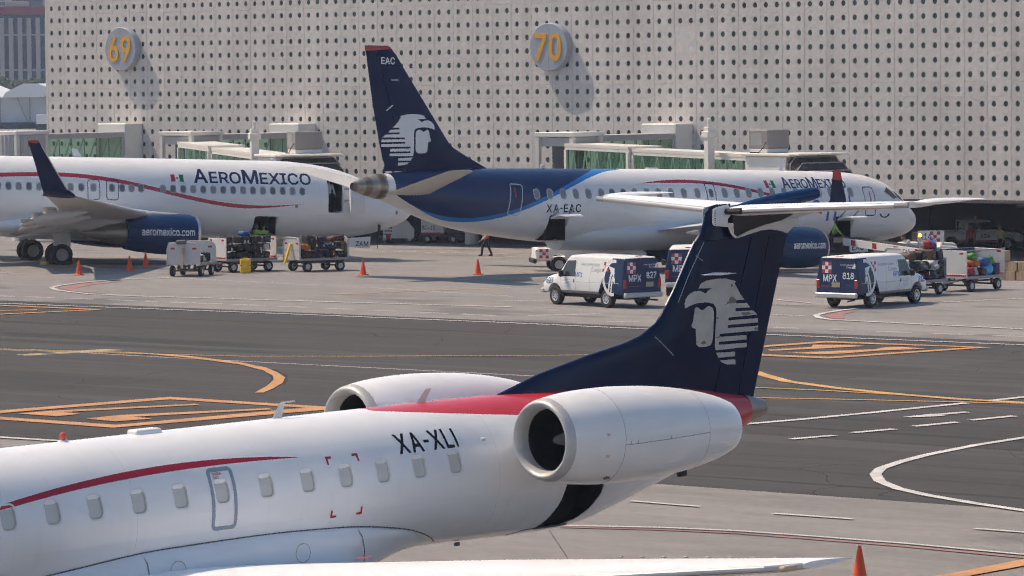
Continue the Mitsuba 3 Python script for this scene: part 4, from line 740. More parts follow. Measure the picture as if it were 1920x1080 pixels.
add(f'{A}__fuselage', cut(F190.mesh(.3, 80), c1, c2), 'mat_paint_navy_tail_jet', M, smooth=28)
for x, z, w, h in ((25.1, 2.1, 1.3, 1.4), (6.35, 1.95, 1.5, 1.25)):
    lining(A, M, x if x > 20 else 6.35, 2.12 if x > 20 else 1.98, 1.15 if x > 20 else 1.3, 1.2 if x > 20 else 1.05, .41, 1.22)
    dl = F190.decal(sheet(rrect(w - .2, .75, .1), .12), 1, .0); P0 = F190.pt(np.array([x]), np.array([z + h / 2 - .12]), 1)[0]
    t = np.linspace(0, 1, 8); ring = []
    for q in t: ring.append([(x + sx * .56, P0[1] + .02 + 1.05 * q, P0[2] - .1 + dz + .16 * math.sin(q * 2.3)) for sx, dz in ((-1, .02), (1, .02), (1, -.05), (-1, -.05))])
    add(f'{A}__cargo_door', loft([np.array(r) for r in ring]), 'mat_white_paint', M, smooth=30)
    add(f'{A}__cargo_door_arm', cat(*[bar((x + s * .45, P0[1] - .05, P0[2] - .1), (x + s * .45, P0[1] + .5, P0[2] + .33), .03) for s in (-1, 1)]), GREY, M)
for i, x in enumerate([26.48, 25.68, 24.86, 24.08, 23.3, 22.49, 21.8, 21.08, 20.36, 19.6, 18.82, 18.02, 17.2, 16.32, 14.52, 13.72, 12.92, 12.12, 11.32, 10.5, 9.7, 8.9, 8.1, 7.31, 5.9]):
    k = add(f'{A}__window', F190.decal(sheet(rrect(.29, .40, .12, (x, 3.7)), .1), 1, .012), PANE_D if i in (6, 7) else PANE_M, M)
    add(f'{k}__frame', F190.ring_decal(rrect(.38, .5, .16, (x, 3.7)), .045, 1, .013), SEAL if i > 1 else GREY_L, M)
for nm, g, mt in (('rear_door', sg.Polygon([(28.25, 2.75), (27.5, 2.68), (27.22, 4.15), (27.95, 4.2)]).buffer(-.12).buffer(.12), GREY_L), ('overwing_exit', rrect(.62, 1.15, .14, (15.42, 3.62)), INK), ('service_door', rrect(.78, 1.45, .15, (4.6, 3.25)), INK)):
    k = add(f'{A}__{nm}', F190.ring_decal(g, .05, 1, .014), mt, M)
    if nm == 'overwing_exit': add(f'{k}__window', F190.decal(sheet(rrect(.28, .4, .12, (15.42, 3.7)), .1), 1, .013), PANE_D, M)
    if nm == 'service_door': add(f'{k}__marking', F190.decal(sheet(sg.box(4.5, 3.15, 4.58, 3.75).union(sg.box(4.45, 3.15, 4.63, 3.25)), .1), 1, .014), RED, M)
    if nm == 'rear_door': add(f'{k}__marking', F190.decal(sheet(sg.box(27.68, 3.55, 27.78, 4.0), .1), 1, .014), TAIL, M)
add(f'{A}__airline_name', F190.decal(fit_width(smallcaps([('A', 1), ('ERO', 0), ('M', 1), ('EXICO', 0)], .50, .41, .06, True, .12, .98), 4.41), 1, .014, 10.46, 3.93, True), INK, M)
add(f'{A}__registration', F190.decal(fit_width(spaced('XA-EAC', .36, .07, .12), 2.1), 1, .014, 25.93, 2.85, True), REGB, M)
def flag(F, x0, z, w, h, k):
    for i, (c, m) in enumerate((('red', RED), ('green', GREEN))): add(f'{k}__flag_{c}_band', F.decal(sheet(sg.box(x0 + (.0 if c == 'green' else w * 2 / 3), z, x0 + (w / 3 if c == 'green' else w), z + h), .1), 1, .014), m, M)
    add(f'{k}__flag_crest', F.decal(sheet(sg.Point(x0 + w / 2, z + h / 2).buffer(h * .16), .1), 1, .014), mat('crest_brown', P((.3, .2, .1), .5)), M)
flag(F190, 10.98, 3.93, .66, .36, A)
add(f'{A}__promo_print', cat(*[F190.decal(sheet(g, .1), 1, .014) for g in [sg.box(7.0, 2.3, 7.16, 3.0), sg.box(7.5, 2.3, 7.66, 2.9), sg.box(6.0, 3.2, 6.12, 3.55), sg.Point(8.4, 3.05).buffer(.3).difference(sg.Point(8.4, 3.05).buffer(.18)), sg.Point(9.4, 3.05).buffer(.3).difference(sg.Point(9.4, 3.05).buffer(.18))]]), BLUE, M)
add(f'{A}__windscreen', cat(F190.decal(sheet(sg.Polygon([(2.95, 3.95), (2.35, 3.42), (2.75, 3.36), (3.35, 3.72)]), .1), 1, .012), F190.decal(sheet(sg.Polygon([(2.28, 3.38), (1.75, 3.2), (1.9, 3.42), (2.6, 3.85)]), .1), 1, .012)), GLASS_W, M)
add(f'{A}__belly_fairing', loft([np.array([(x, 1.62 * k * math.cos(a), 1.75 + (.62 + .18 * k) * math.sin(a) * (1 if math.sin(a) < 0 else .95)) for a in np.arange(32) * np.pi / 16]) for x, k in [(x, max(.12, math.sin(math.pi * (x - 12.0) / 12.2)) ** .33) for x in np.linspace(12.05, 24.15, 26)]]), mat('belly_grey', P(tone((.55, .57, .6), .06, .6), .35, 0, .5, .5)), M, smooth=45)
FR = [(28.0, 34.5, 4.75, .02), (28.6, 34.36, 5.0, .035), (29.45, 34.5, 5.38, .055), (30.3, 34.62, 5.8, .075), (30.59, 34.68, 6.0, .085), (31.93, 35.06, 7.71, .1), (33.2, 35.35, 9.32, .1), (33.75, 35.47, 10.05, .1), (34.0, 35.53, 10.3, .09), (34.2, 35.56, 10.45, .07)]
add(f'{A}__fin', partial(FR, lambda z: -99, lambda z: 33.15 + (z - 4.72) * .32), NAVY, M, smooth=40); add(f'{A}__rudder', partial(FR, lambda z: 33.18 + (z - 4.72) * .32, lambda z: 99), NAVY, M, smooth=40)
add(f'{A}__fin_tip', fin_print(sg.Polygon([(34.22, 10.42), (35.54, 10.42), (35.5, 10.2), (34.02, 10.31), (34.1, 10.4)]), zsecs(FR), 0, 0, (-1, 1), .2, .02), RED, M)
add(f'{A}__emblem', fin_print(eagle(1.56), zsecs(FR), 33.02, 6.2, (-1, 1), .25, .02), WPRINT, M)
add(f'{A}__fin_lettering', fin_print((lambda v, f: (np.c_[-v[:, 0], v[:, 1], v[:, 2]], f))(*text_sheet('EAC', .3, True)), zsecs(FR), 34.72, 9.62, (1,), .3, .02), WPRINT, M)
add(f'{A}__fin_vane', cat(rbox((.4, .08, .04), .018, (34.0, .24, 8.9)), bar((34.45, .2, 7.5), (34.1, .24, 7.75), .02)), WPRINT, M)
for s in (1, -1):
    S = [(32.1, 34.75, s * .5, 3.72, .1), (32.5, 34.85, s * 1.2, 3.85, .1), (34.0, 35.45, s * 5.9, 4.82, .09), (34.25, 35.45, s * 6.04, 4.85, .06)]
    add(f'{A}__stabilizer', wing(S if s < 0 else S[::-1], 0, 1, 16), mat('stab_grey', P(tone((.46, .45, .42), .1, .9), .4)), M, smooth=40)
    W = [(12.4, 19.3, s * 1.0, 1.9, .12), (13.0, 19.0, s * 1.6, 1.95, .12), (15.6, 18.9, s * 5.5, 2.35, .11), (18.75, 19.95, s * 13.9, 3.38, .1)]
    add(f'{A}__wing', wing(W if s < 0 else W[::-1], 0, 1, 16), mat('wing_grey', P(tone((.55, .57, .6), .06, .6), .35)), M, smooth=40)
    w = add(f'{A}__winglet', wing([(18.7, 19.95, s * 13.9, 3.36, .1), (18.95, 19.98, s * 14.2, 3.62, .09), (19.62, 20.05, s * 14.45, 4.95, .08)][::(1 if s < 0 else -1)], 0, 1, 12), NAVY, M, smooth=40)
    add(f'{w}__tip', wing([(19.4, 20.03, s * 14.375, 4.55, .13), (19.6, 20.06, s * 14.455, 4.97, .11)][::(1 if s < 0 else -1)], 0, 1, 12), RED, M)
    for yy in (4.2, 7.2, 10.2): add(f'{A}__flap_track', loft([np.array([(x, s * yy + .16 * r * math.cos(a), np.interp(yy, [1.6, 13.9], [1.8, 3.3]) - .22 + .2 * r * math.sin(a)) for a in np.arange(10) * np.pi / 5]) for x, r in ((15.6 + .3 * yy, .2), (16.3 + .3 * yy, 1), (17.6 + .24 * yy, .9), (18.9 + .16 * yy, .15))]), GREY_L, M, smooth=50)
    pr = [(11.15, .86), (11.4, .95), (12.0, 1.0), (13.0, 1.0), (14.2, .9), (14.9, .76), (14.92, .7)]
    e = add(f'{A}__engine', lathe(pr, 44, 'x'), NAVY2, M @ mat4(None, (0, s * 4.35, 1.12)), smooth=40)
    add(f'{e}__inlet_lip', lathe([(11.15, .861), (11.02, .81), (11.05, .76), (11.4, .74)], 44, 'x'), SILVER, M @ mat4(None, (0, s * 4.35, 1.12)), smooth=50)
    add(f'{e}__inlet_duct', lathe([(11.4, .739), (12.1, .74), (12.11, .001)], 32, 'x'), GREY_D, M @ mat4(None, (0, s * 4.35, 1.12)), smooth=40)
    add(f'{e}__nozzle', lathe([(14.7, .6), (15.6, .4), (15.6, .36), (16.1, .08)], 32, 'x'), STEEL, M @ mat4(None, (0, s * 4.35, 1.12)), smooth=40)
    FE = Fuselage([(a, 1.12 + b, 1.12 - b, b) for a, b in pr[:-1]]); V, f = fit_width(text_sheet('aeromexico.com', .33, True, .1), 2.15); x = 13.6 - V[:, 0]; q = FE.pt(x, 1.1 + V[:, 1], s, .012); q[:, 1] += s * 4.35
    add(f'{e}__lettering', trimesh.Trimesh(q, f, process=False), WPRINT, M)
    add(f'{e}__pylon', wing([(12.2, 17.0, s * 4.25, 2.1, .1), (12.2, 17.0, s * 4.45, 2.1, .1)][::(1 if s < 0 else -1)], 0, 1, 10), GREY_L, M)
add(f'{A}__tail_cone', lathe([(34.55, .60), (34.9, .56), (35.3, .47), (35.8, .33), (36.2, .19), (36.22, .17), (36.1, .15)], 36, 'x'), mat('heat_stained_metal', P(mikit.proc(lambda p, n, uv: mix(V3(.36, .33, .29), V3(.22, .175, .14), sstep(.45, .75, .5 + .5 * dr.sin(bz(p)[0] * 9.0 + 1.0 + 2 * noise(p.z * 2)) * (.4 + fbm(p.x * 3, p.y * 3, p.z * 3)))) * (.8 + .4 * noise(p.x * 5, p.y * 5, p.z * 5))), .4, .75)), M @ mat4(None, (0, 0, 4.06)), smooth=40)
add(f'{A}__exhaust_hole', lathe([(36.18, .001), (36.18, .15)], 16, 'x'), BLACK, M @ mat4(None, (0, 0, 4.06)))
for y in (-2.97, 2.97): landing_gear(A, M, 17.6, y, 1.6, .52, .36, .75)
landing_gear(A, M, 3.6, 0, 1.4, .3, .2, .4); add(f'{A}__nose_gear_door', cbox((1.3, .05, .55), (4.3, .42, .95), .02), 'mat_white_paint', M)
add(f'{A}__nose_gear_lettering', (lambda v, f: trimesh.Trimesh(np.stack([4.85 - v[:, 0], np.full(len(v), .452), .78 + v[:, 1]], 1), f, process=False))(*text_sheet('EAC', .32, True)), INK, M)
add(f'{A}__probe', cat(tube(F190.pt(np.linspace(3.2, 3.9, 6), np.array([2.62, 2.5, 2.45, 2.45, 2.5, 2.62]), 1, .03), .03, 6)), BLACK, M)
for g in (vfin([(9.2, 9.5, 4.76, .1), (9.35, 9.5, 5.05, .1)]), rbox((.7, .2, .08), .03, (18, 0, 4.87)), rbox((.25, .12, .22), .05, (24.9, 0, 4.95))): add(f'{A}__crown_antenna', g, WPRINT, M)

# ---- the jet at the left, tail out of the picture
A = thing('airliner', 'white jet at the left edge with blue engine under its wing and upturned navy winglet', 'airplane')
M = pose(-5.46388691, 209.963384, .384347949, .0364994714, -.783066357); bq = body(M)
F737 = Fuselage([(-.05, 3.05, 2.75, .14), (.25, 3.22, 2.5, .45), (.85, 3.42, 2.2, .85), (1.5, 3.66, 1.98, 1.15), (2.3, 4.2, 1.75, 1.42), (2.95, 4.66, 1.63, 1.58), (3.6, 4.9, 1.56, 1.68), (4.5, 5.14, 1.5, 1.78), (5.6, 5.32, 1.45, 1.85), (7.3, 5.45, 1.43, 1.88), (12, 5.45, 1.43, 1.88), (26.5, 5.40, 1.43, 1.88), (30, 5.4, 1.75, 1.75), (34, 5.3, 2.7, 1.3), (38, 5.0, 3.9, .5)])
def paint737(p, n, uv):
    x, z = bq(p); c = poly([-1.2339e-06, -2.4134e-05, 8.6123e-05, 0.0017919, -0.016782, 1.8e-06, 4.5427], x - 20); th = .2 * sstep(6.0, 10.5, x)
    red = (z < c + th * .55) & (z > c - th * .45) & (x > 6.0) & (x < 26)
    d = fbm(x * .7, z * 2.2, 1.0, octaves=3); grime = sstep(2.4, 1.4, z) * .2
    w = V3(.77, .77, .77) * (1 - .05 * d) * (1 - grime * (.4 + d * .5)); seam = dr.minimum(dr.abs(x - 5.6), dr.minimum(dr.abs(x - 3.1), dr.abs(x - 23.6))) < .01
    return dr.select(red, V3(.42, .03, .05), dr.select(seam, w * .88, w))
mat('paint_left_jet', P(mikit.proc(paint737), .25, 0, .5, .6))
d1 = hole(4.72, 3.72, .84, 1.72, .14, .5, 2.4); d2 = hole(8.45, 2.14, 1.25, .95, .12, .3, 2.4)
add(f'{A}__fuselage', cut(F737.mesh(.3, 84), d1, d2), 'mat_paint_left_jet', M, smooth=28)
lining(A, M, 4.72, 3.72, .84, 1.72, .51, 1.5); lining(A, M, 8.45, 2.14, 1.25, .95, .31, 1.35)
dl = F737.decal(sheet(rrect(.82, 1.45, .14, (3.9, 3.62)), .12), 1, .0); dm = cat(cbox((.1, .16, .1), (0, 0, 0), .01)); q = np.array(dl.vertices); thick = q.copy(); thick[:, 1] += .16
k = add(f'{A}__open_door', hull(np.vstack([q + [-.22, .42, -.08], thick + [-.22, .42, -.08]])), WHITE_OLD, M, smooth=20); add(f'{k}__handle', cbox((.12, .03, .16), (3.55, 2.38, 4.0), .01), GREY_D, M)
add(f'{A}__door_hinge', cat(bar((4.25, 1.75, 4.1), (3.9, 2.2, 4.1), .04), bar((4.25, 1.78, 3.5), (3.9, 2.2, 3.5), .04)), GREY, M)
xw = [6.59 + .5335 * i for i in range(15)] + [15.23, 15.72, 16.22, 16.75, 17.72, 18.35, 18.9, 19.45] + [20.0 + .53 * i for i in range(12)]
for i, x in enumerate(xw):
    k = add(f'{A}__window', F737.decal(sheet(rrect(.25, .34, .1, (x, 3.93)), .1), 1, .012), PANE_D if i % 5 in (0, 2, 3) else PANE_M, M); add(f'{k}__frame', F737.ring_decal(rrect(.33, .42, .13, (x, 3.93)), .035, 1, .013), SEAL, M)
for x in (17.7, 16.72): add(f'{A}__overwing_exit', F737.ring_decal(rrect(.66, 1.02, .16, (x, 3.82)), .04, 1, .014), INK, M)
add(f'{A}__airline_name', F737.decal(fit_width(smallcaps([('A', 1), ('ERO', 0), ('M', 1), ('EXICO', 0)], .66, .54, .08, True, .12, 1.02), 6.33), 1, .014, 12.38, 4.28, True), INK, M)
flag(F737, 12.92, 4.3, .68, .36, A)
for x, z in ((6.9, 3.16), (1.05, 2.9)): add(f'{A}__round_mark', F737.decal(sheet(sg.Point(x, z).buffer(.09), .1), 1, .016), STEEL, M)
add(f'{A}__windscreen', cat(F737.decal(sheet(sg.Polygon([(2.9, 4.5), (2.35, 4.08), (1.95, 3.72), (2.5, 3.66), (3.2, 4.05)]), .1), 1, .012), F737.decal(sheet(sg.Polygon([(1.9, 3.7), (1.5, 3.58), (2.0, 4.0), (2.3, 4.15)]), .1), 1, .012)), GLASS_W, M)
add(f'{A}__probe', cat(cbox((.12, .12, .35), (2.16, 1.36, 2.1), .02), bar((2.16, 1.3, 2.3), (2.2, 1.3, 1.0), .012)), BLACK, M)
for g in (vfin([(17.8, 18.25, 5.42, .1), (18.1, 18.4, 5.85, .1)]), vfin([(7.4, 7.7, 5.44, .1), (7.6, 7.75, 5.6, .1)])): add(f'{A}__crown_antenna', g, WPRINT, M)
add(f'{A}__wing_fairing', loft([np.array([(x, 2.1 * k * math.cos(a), 1.95 + .75 * k * math.sin(a)) for a in np.arange(32) * np.pi / 16]) for x, k in [(x, max(.1, math.sin(math.pi * (x - 11.2) / 13.0)) ** .35) for x in np.linspace(11.25, 24.15, 26)]]), 'mat_white_paint', M, smooth=45)
for s in (1, -1):
    W = [(12.9, 20.6, s * 1.0, 2.3, .13), (13.6, 20.4, s * 1.9, 2.38, .13), (16.5, 20.9, s * 5.9, 2.8, .12), (22.7, 24.3, s * 16.2, 3.75, .1)]
    add(f'{A}__wing', wing(W if s < 0 else W[::-1], 0, .9, 18), mat('wing_under_grey', P(tone((.42, .415, .4), .08, .7), .4)), M, smooth=40)
    wl = [(22.7, 24.32, s * 16.2, 3.74, .1), (22.95, 24.4, s * 16.7, 3.87, .09), (23.4, 24.55, s * 17.0, 4.1, .08), (24.86, 25.36, s * 17.35, 6.28, .08)]
    w = add(f'{A}__winglet', wing(wl[::(1 if s < 0 else -1)], 0, 1, 12), NAVY, M, smooth=40)
    tp = [(24.7, 25.33, s * 17.30, 6.02, .13), (24.88, 25.37, s * 17.355, 6.3, .11)]; add(f'{w}__tip', wing(tp[::(1 if s < 0 else -1)], 0, 1, 10), RED, M)
    le = [(23.35, s * 16.98, 4.06), (24.0, s * 17.14, 5.0), (24.7, s * 17.3, 6.05)]; add(f'{w}__leading_edge', tube(le, .03, 6), SILVER, M)
    for j, (dx, dz) in enumerate(((.15, -.12), (.75, -.38), (1.25, -.7))):
        Fp = [(20.0 + dx, 20.9 + dx, s * 2.1, 2.2 + dz, .12), (20.5 + dx, 21.3 + dx, s * 6.2, 2.68 + dz, .12), (22.1 + dx, 22.75 + dx, s * 11.2, 3.2 + dz, .12)]
        add(f'{A}__flap', wing(Fp if s < 0 else Fp[::-1], 0, 1, 12), mat('flap_grey', P(tone((.36, .355, .34), .1, 1.0), .5)), M, smooth=40)
    for yy in (3.6, 8.2, 11.0): add(f'{A}__flap_track', loft([np.array([(x, s * yy + .2 * r * math.cos(a), np.interp(yy, [1.9, 16], [2.0, 3.5]) - dz + .26 * r * math.sin(a)) for a in np.arange(10) * np.pi / 5]) for x, r, dz in ((16.8 + .35 * yy, .2, 0.05), (17.8 + .35 * yy, 1, .2), (19.6 + .3 * yy, .9, .35), (21.2 + .25 * yy, .2, .75))]), GREY_L, M, smooth=50)
    pr = [(13.35, .9), (13.6, .99), (14.3, 1.03), (15.3, 1.0), (16.3, .9), (16.95, .78), (16.97, .72)]
    o = mat4(None, (0, s * 4.83, 1.72)); e = add(f'{A}__engine', lathe(pr, 44, 'x'), NAVY2, M @ o, smooth=40)
    add(f'{e}__inlet_lip', lathe([(13.35, .901), (13.2, .85), (13.24, .8), (13.6, .77)], 44, 'x'), SILVER, M @ o, smooth=50); add(f'{e}__inlet_duct', lathe([(13.6, .769), (14.3, .77), (14.31, .001)], 32, 'x'), GREY_D, M @ o, smooth=40)
    add(f'{e}__core_nozzle', lathe([(16.6, .62), (17.3, .55), (18.0, .45), (18.02, .4), (18.4, .3), (19.2, .05)], 36, 'x'), STEEL, M @ o, smooth=40)
    FE = Fuselage([(a, 1.72 + b, 1.72 - b, b) for a, b in pr[:-1]]); V, f = fit_width(text_sheet('aeromexico.com', .36, True, .1), 2.72); q = FE.pt(16.3 - V[:, 0], 1.68 + V[:, 1], s, .012); q[:, 1] += s * 4.83
    add(f'{e}__lettering', trimesh.Trimesh(q, f, process=False), WPRINT, M)
    for g, mt in ((sg.box(14.6, 1.12, 14.95, 1.36), WPRINT), (sg.Point(14.3, 1.25).buffer(.1).difference(sg.Point(14.3, 1.25).buffer(.05)), TAIL), (sg.Point(13.9, 1.25).buffer(.09), WPRINT)):
        v, f = sheet(g, .1); q = FE.pt(v[:, 0], v[:, 1], s, .012); q[:, 1] += s * 4.83; add(f'{e}__stencil', trimesh.Trimesh(q, f, process=False), mt, M)
    add(f'{e}__pylon', loft([np.array([(x, s * 4.83 + .2 * math.cos(a), (z0 + z1) / 2 + (z1 - z0) / 2 * math.sin(a)) for a in np.arange(12) * np.pi / 6]) for x, z0, z1 in ((14.2, 2.62, 2.76), (15.5, 2.4, 2.85), (17.2, 1.95, 2.75), (19.0, 1.8, 2.55), (20.4, 1.95, 2.2))]), 'mat_wing_under_grey', M, smooth=50)
    landing_gear(A, M, 19.7, s * 2.72, 2.0, .57, .42, .86)
    add(f'{A}__gear_door', cbox((.9, .05, 1.0), (19.7, s * 3.3, 1.5), .02), GREY_L, M)
    for q in (-1, 1): add(f'{A}__brake_line', tube([(19.7 + q * .1, s * 2.72, 1.9), (19.7 + q * .16, s * 2.9, 1.2), (19.7, s * 2.9, .75)], .02, 5), BLACK, M)
landing_gear(A, M, 4.0, 0, 1.6, .34, .2, .4); add(f'{A}__nose_gear_door', hull([(x, y, z) for y in (.48, .52) for x, z in ((2.3, 1.62), (3.75, 1.5), (3.75, 1.05), (2.35, 1.0))]), 'mat_white_paint', M)
add(f'{A}__nose_gear_lettering', (lambda v, f: trimesh.Trimesh(np.stack([3.15 - v[:, 0], np.full(len(v), .53), 1.12 + v[:, 1]], 1), f, process=False))(*text_sheet('ZAM', .24, True)), INK, M)
Fn = [(31.2, 36.0, 5.2, .06), (33.5, 37.2, 8.0, .09), (36.6, 38.9, 12.4, .09)]; add(f'{A}__fin', partial(Fn, lambda z: -99, lambda z: 99), NAVY, M, smooth=40)
for s in (1, -1):
    S = [(34.2, 37.6, s * .4, 4.7, .1), (37.4, 38.9, s * 7.1, 5.5, .09)]; add(f'{A}__stabilizer', wing(S if s < 0 else S[::-1], 0, 1, 12), GREY_L, M, smooth=40)
# ------------------------------------------------------------------ vans
def place_at(ang, contact, local):
    """matrix whose heading is ang and which puts the local ground point on contact"""
    R = rotz(ang); p = R[:3, :3] @ np.array([local[0], local[1], 0]); x, y = contact[0] - p[0], contact[1] - p[1]
    return rotz(ang, (x, y, float(ground_z(x, y)) if wall_dist(x, y) > 0 else -1.0))
def local_xz(M):
    O, a = M[:3, 3], M[:3, 0]
    return lambda p: ((p.x - O[0]) * a[0] + (p.y - O[1]) * a[1], p.z - O[2])
def ring(x, zb, zr, w, wr, belt, n=4):
    """a body section at x: sill zb, roof zr, half widths w (low) and wr (top)"""
    c = min(.14, (zr - belt) * .45); h = [(0, zb), (w * .8, zb), (w - .03, zb + .05), (w, zb + .14), (w, belt)]
    for t in np.linspace(0, 1, n): a = t * math.pi / 2; h.append((wr - c + c * math.cos(a), zr - c + c * math.sin(a)))
    h.append((0, zr + .02)); return np.array([(x, y, z) for y, z in h] + [(x, -y, z) for y, z in h[::-1][1:-1]])
VAN_BELT, VW, VWR = 1.14, .98, .84
def van_y(z): return np.where(z < VAN_BELT, VW, VW + (VWR - VW) * np.clip((z - VAN_BELT) / (1.89 - VAN_BELT), 0, 1))
def van_side(vf, s, x0, z0, off=.006, fwd=True):
    v, f = vf; x = x0 + (v[:, 0] if fwd else -v[:, 0]); z = z0 + v[:, 1]; return trimesh.Trimesh(np.stack([x, s * (van_y(z) + off), z], 1), f, process=False)
def van_rear(vf, y0, z0, off=.006):
    v, f = vf; z = z0 + v[:, 1]; return trimesh.Trimesh(np.stack([-2.55 + .05 * (z - .6) - off, y0 - v[:, 0], z], 1), f, process=False)
def checker(cell, n=3, m=3): return [(sg.box(i * cell, j * cell, (i + 1) * cell, (j + 1) * cell), (i + j) % 2 == 0) for i in range(n) for j in range(m)]
def van(M, number, s, label):
    """s: +1 when the driver's (left) side is the one seen"""
    k = thing('cargo_van', label, 'van', 'two-tone cargo vans on the apron'); q = local_xz(M)
    def paint(p, n, uv):
        x, z = q(p); rear = x < -.98 - .5 * dr.maximum(z - .55, 0) ** 1.2; side = (z < 1.97) & rear
        grey = (z < .62) & (x < 2.0)
        dirt = sstep(1.1, .5, z) * fbm(x * 3, z * 5, 2.0, octaves=2) * .25
        return dr.select(grey & ~side, V3(.2, .2, .2), dr.select(side, V3(.004, .020, .078), V3(.74, .74, .73) * (1 - dirt)))
    pm = mat(f'van_paint_{number or "plain"}', P(mikit.proc(paint), .28, 0, .35, .35))
    S = [(-2.55, .52, 1.97, .95, .80, VAN_BELT), (-2.5, .48, 2.01, VW, VWR, VAN_BELT)] + [(x, .48, 2.03, VW, VWR, VAN_BELT) for x in (-1.8, -.9, 0, .8)] + [(1.0, .48, 2.01, VW, VWR, VAN_BELT), (1.15, .48, 1.93, VW, .835, 1.13), (1.4, .48, 1.64, VW, .85, 1.12), (1.68, .48, 1.31, VW, .87, 1.08), (1.9, .48, 1.25, .975, .86, 1.02), (2.3, .47, 1.17, .96, .84, .96), (2.6, .47, 1.08, .92, .8, .9), (2.73, .5, .97, .86, .74, .84)]
    R_ = [ring(*a) for a in S]
    for r in R_[:2]: r[:, 0] += .05 * (r[:, 2] - .6)
    b = loft(R_); cyl = []
    for x in (-1.45, 1.85):
        for y in (-1, 1): c = trimesh.creation.cylinder(.46, .62, sections=28); c.apply_transform(trimesh.transformations.rotation_matrix(math.pi / 2, (1, 0, 0))); c.apply_translation((x, y * .86, .42)); cyl.append(c)
    add(f'{k}__body', cut(b, *cyl), pm, M, smooth=35)
    add(f'{k}__underbody', cat(box((4.6, 1.2, .25), (0, 0, .46))), BLACK, M)
    for x in (-1.45, 1.85):
        for y in (-1, 1):
            ty, ri = wheel(.37, .25, .58); o = mat4(None, (x, y * .84, .37)); w = add(f'{k}__wheel', ty, RUBBER, M @ o, smooth=35); add(f'{w}__rim', ri, RIM, M @ o, smooth=35)
            add(f'{w}__rim_slots', cat(*[cbox((.05, .03, .07), (.14 * math.cos(a), y * .105, .14 * math.sin(a)), .01) for a in np.arange(8) * math.pi / 4]), GREY_D, M @ o, kind='stuff')
    add(f'{k}__rear_bumper', cbox((.16, 1.92, .2), (-2.62, 0, .52), .04), GREY_L, M); add(f'{k}__front_bumper', cbox((.2, 1.86, .22), (2.76, 0, .56), .06), GREY_L, M)
    add(f'{k}__tow_hitch', cbox((.3, .12, .08), (-2.6, 0, .36), .01), BLACK, M); add(f'{k}__tailpipe', tube([(-2.1, -.5, .32), (-2.75, -.62, .3)], .035, 8), GREY_D, M)
    for y in (-1, 1):
        add(f'{k}__tail_lamp', cbox((.05, .15, .34), (-2.545, y * .88, .96), .02), TAIL, M); add(f'{k}__headlamp', cbox((.08, .26, .17), (2.7, y * .66, .82), .03), mat('lamp_glass', P((.55, .5, .45), .1, 0, .7, 1.0)), M)
        add(f'{k}__mirror', cat(cbox((.14, .2, .26), (1.22, y * 1.14, 1.28), .04), bar((1.25, y * .95, 1.2), (1.22, y * 1.1, 1.25), .02)), BLACK, M)
        add(f'{k}__side_window', van_side(sheet(sg.Polygon([(.52, 1.17), (1.5, 1.17), (1.42, 1.3), (1.12, 1.80), (.55, 1.82)]).buffer(-.04).buffer(.04), .2), y, 0, 0, .007), CARBLACK, M)
        for x, z0, z1 in ((.47, .66, 1.88), (-.45, .66, 1.9), (1.42, .66, 1.16)): add(f'{k}__door_seam', van_side((np.array([(x - .006, z0, 0), (x + .006, z0, 0), (x + .006, VAN_BELT, 0), (x - .006, VAN_BELT, 0), (x + .006, max(z1, VAN_BELT), 0), (x - .006, max(z1, VAN_BELT), 0)]), np.array([[0, 1, 2], [0, 2, 3], [3, 2, 4], [3, 4, 5]])), y, 0, 0), GREY, M)
        add(f'{k}__body_crease', cbox((3.6, .012, .02), (-.5, y * (VW + .002), .98), .004), GREY_L, M)
        add(f'{k}__door_handle', cbox((.05, .03, .14), (.58, y * (VW + .012), 1.0), .01), GREY_D, M)
    z = np.array([1.20, 1.20, 1.92, 1.92]); zz = [1.31, 1.64, 1.93]
    ws = [(1.72, .80, 1.30), (1.42, .78, 1.64), (1.19, .74, 1.9)]; V = np.array([(x + .012, s2 * y, z + .016) for x, y, z in ws for s2 in (-1, 1)]); add(f'{k}__windscreen', trimesh.Trimesh(V, np.array([[0, 1, 3], [0, 3, 2], [2, 3, 5], [2, 5, 4]]), process=False), CARBLACK, M)
    add(f'{k}__roof_marker_lamp', cbox((.1, .3, .04), (-2.33, 0, 2.045), .01), TAIL, M); add(f'{k}__grille', cbox((.03, .9, .22), (2.74, 0, .8), .01), GREY_D, M)
    add(f'{k}__number_plate', cbox((.015, .38, .19), (-2.555, -.38 if s > 0 else .05, .93), .003), mat('plate_tan', P((.36, .32, .2), .5)), M)
    # print: rear panel
    def pr(nm, mesh, m): add(f'{k}__{nm}', mesh, m, M)
    yc = .52; cs = checker(.145)
    pr('checker_red', cat(*[van_rear(sheet(g), yc + .2, 1.38) for g, r in cs if r]), RED); pr('checker_white', cat(*[van_rear(sheet(g), yc + .2, 1.38) for g, r in cs if not r]), WPRINT)
    pr('rear_lettering', van_rear(text_sheet('MPX', .26, True, None, 0, .82), yc + .16, 1.06), WPRINT)
    if number: pr('rear_number', van_rear(text_sheet(number, .24, True, None, 0, .85), -.22, 1.17), WPRINT)
    pr('rear_small_print', cat(van_rear(text_sheet('Aeromexpress', .065), -.12, 1.68), van_rear(text_sheet('Cargo', .075), -.38, 1.585), van_rear(sheet(sg.Polygon([(0, 0), (.16, 0), (.16, .16), (.1, .2)])), -.66, 1.57)), WPRINT)
    pr('rear_stripe', van_rear(sheet(sg.box(0, 0, .62, .022)), .75, .86), RED); pr('rear_seam', cat(van_rear(sheet(sg.box(0, 0, .012, 1.3)), 0, .62), van_rear(sheet(sg.box(-.88, 0, .88, .01)), 0, 1.27)), BLACK)
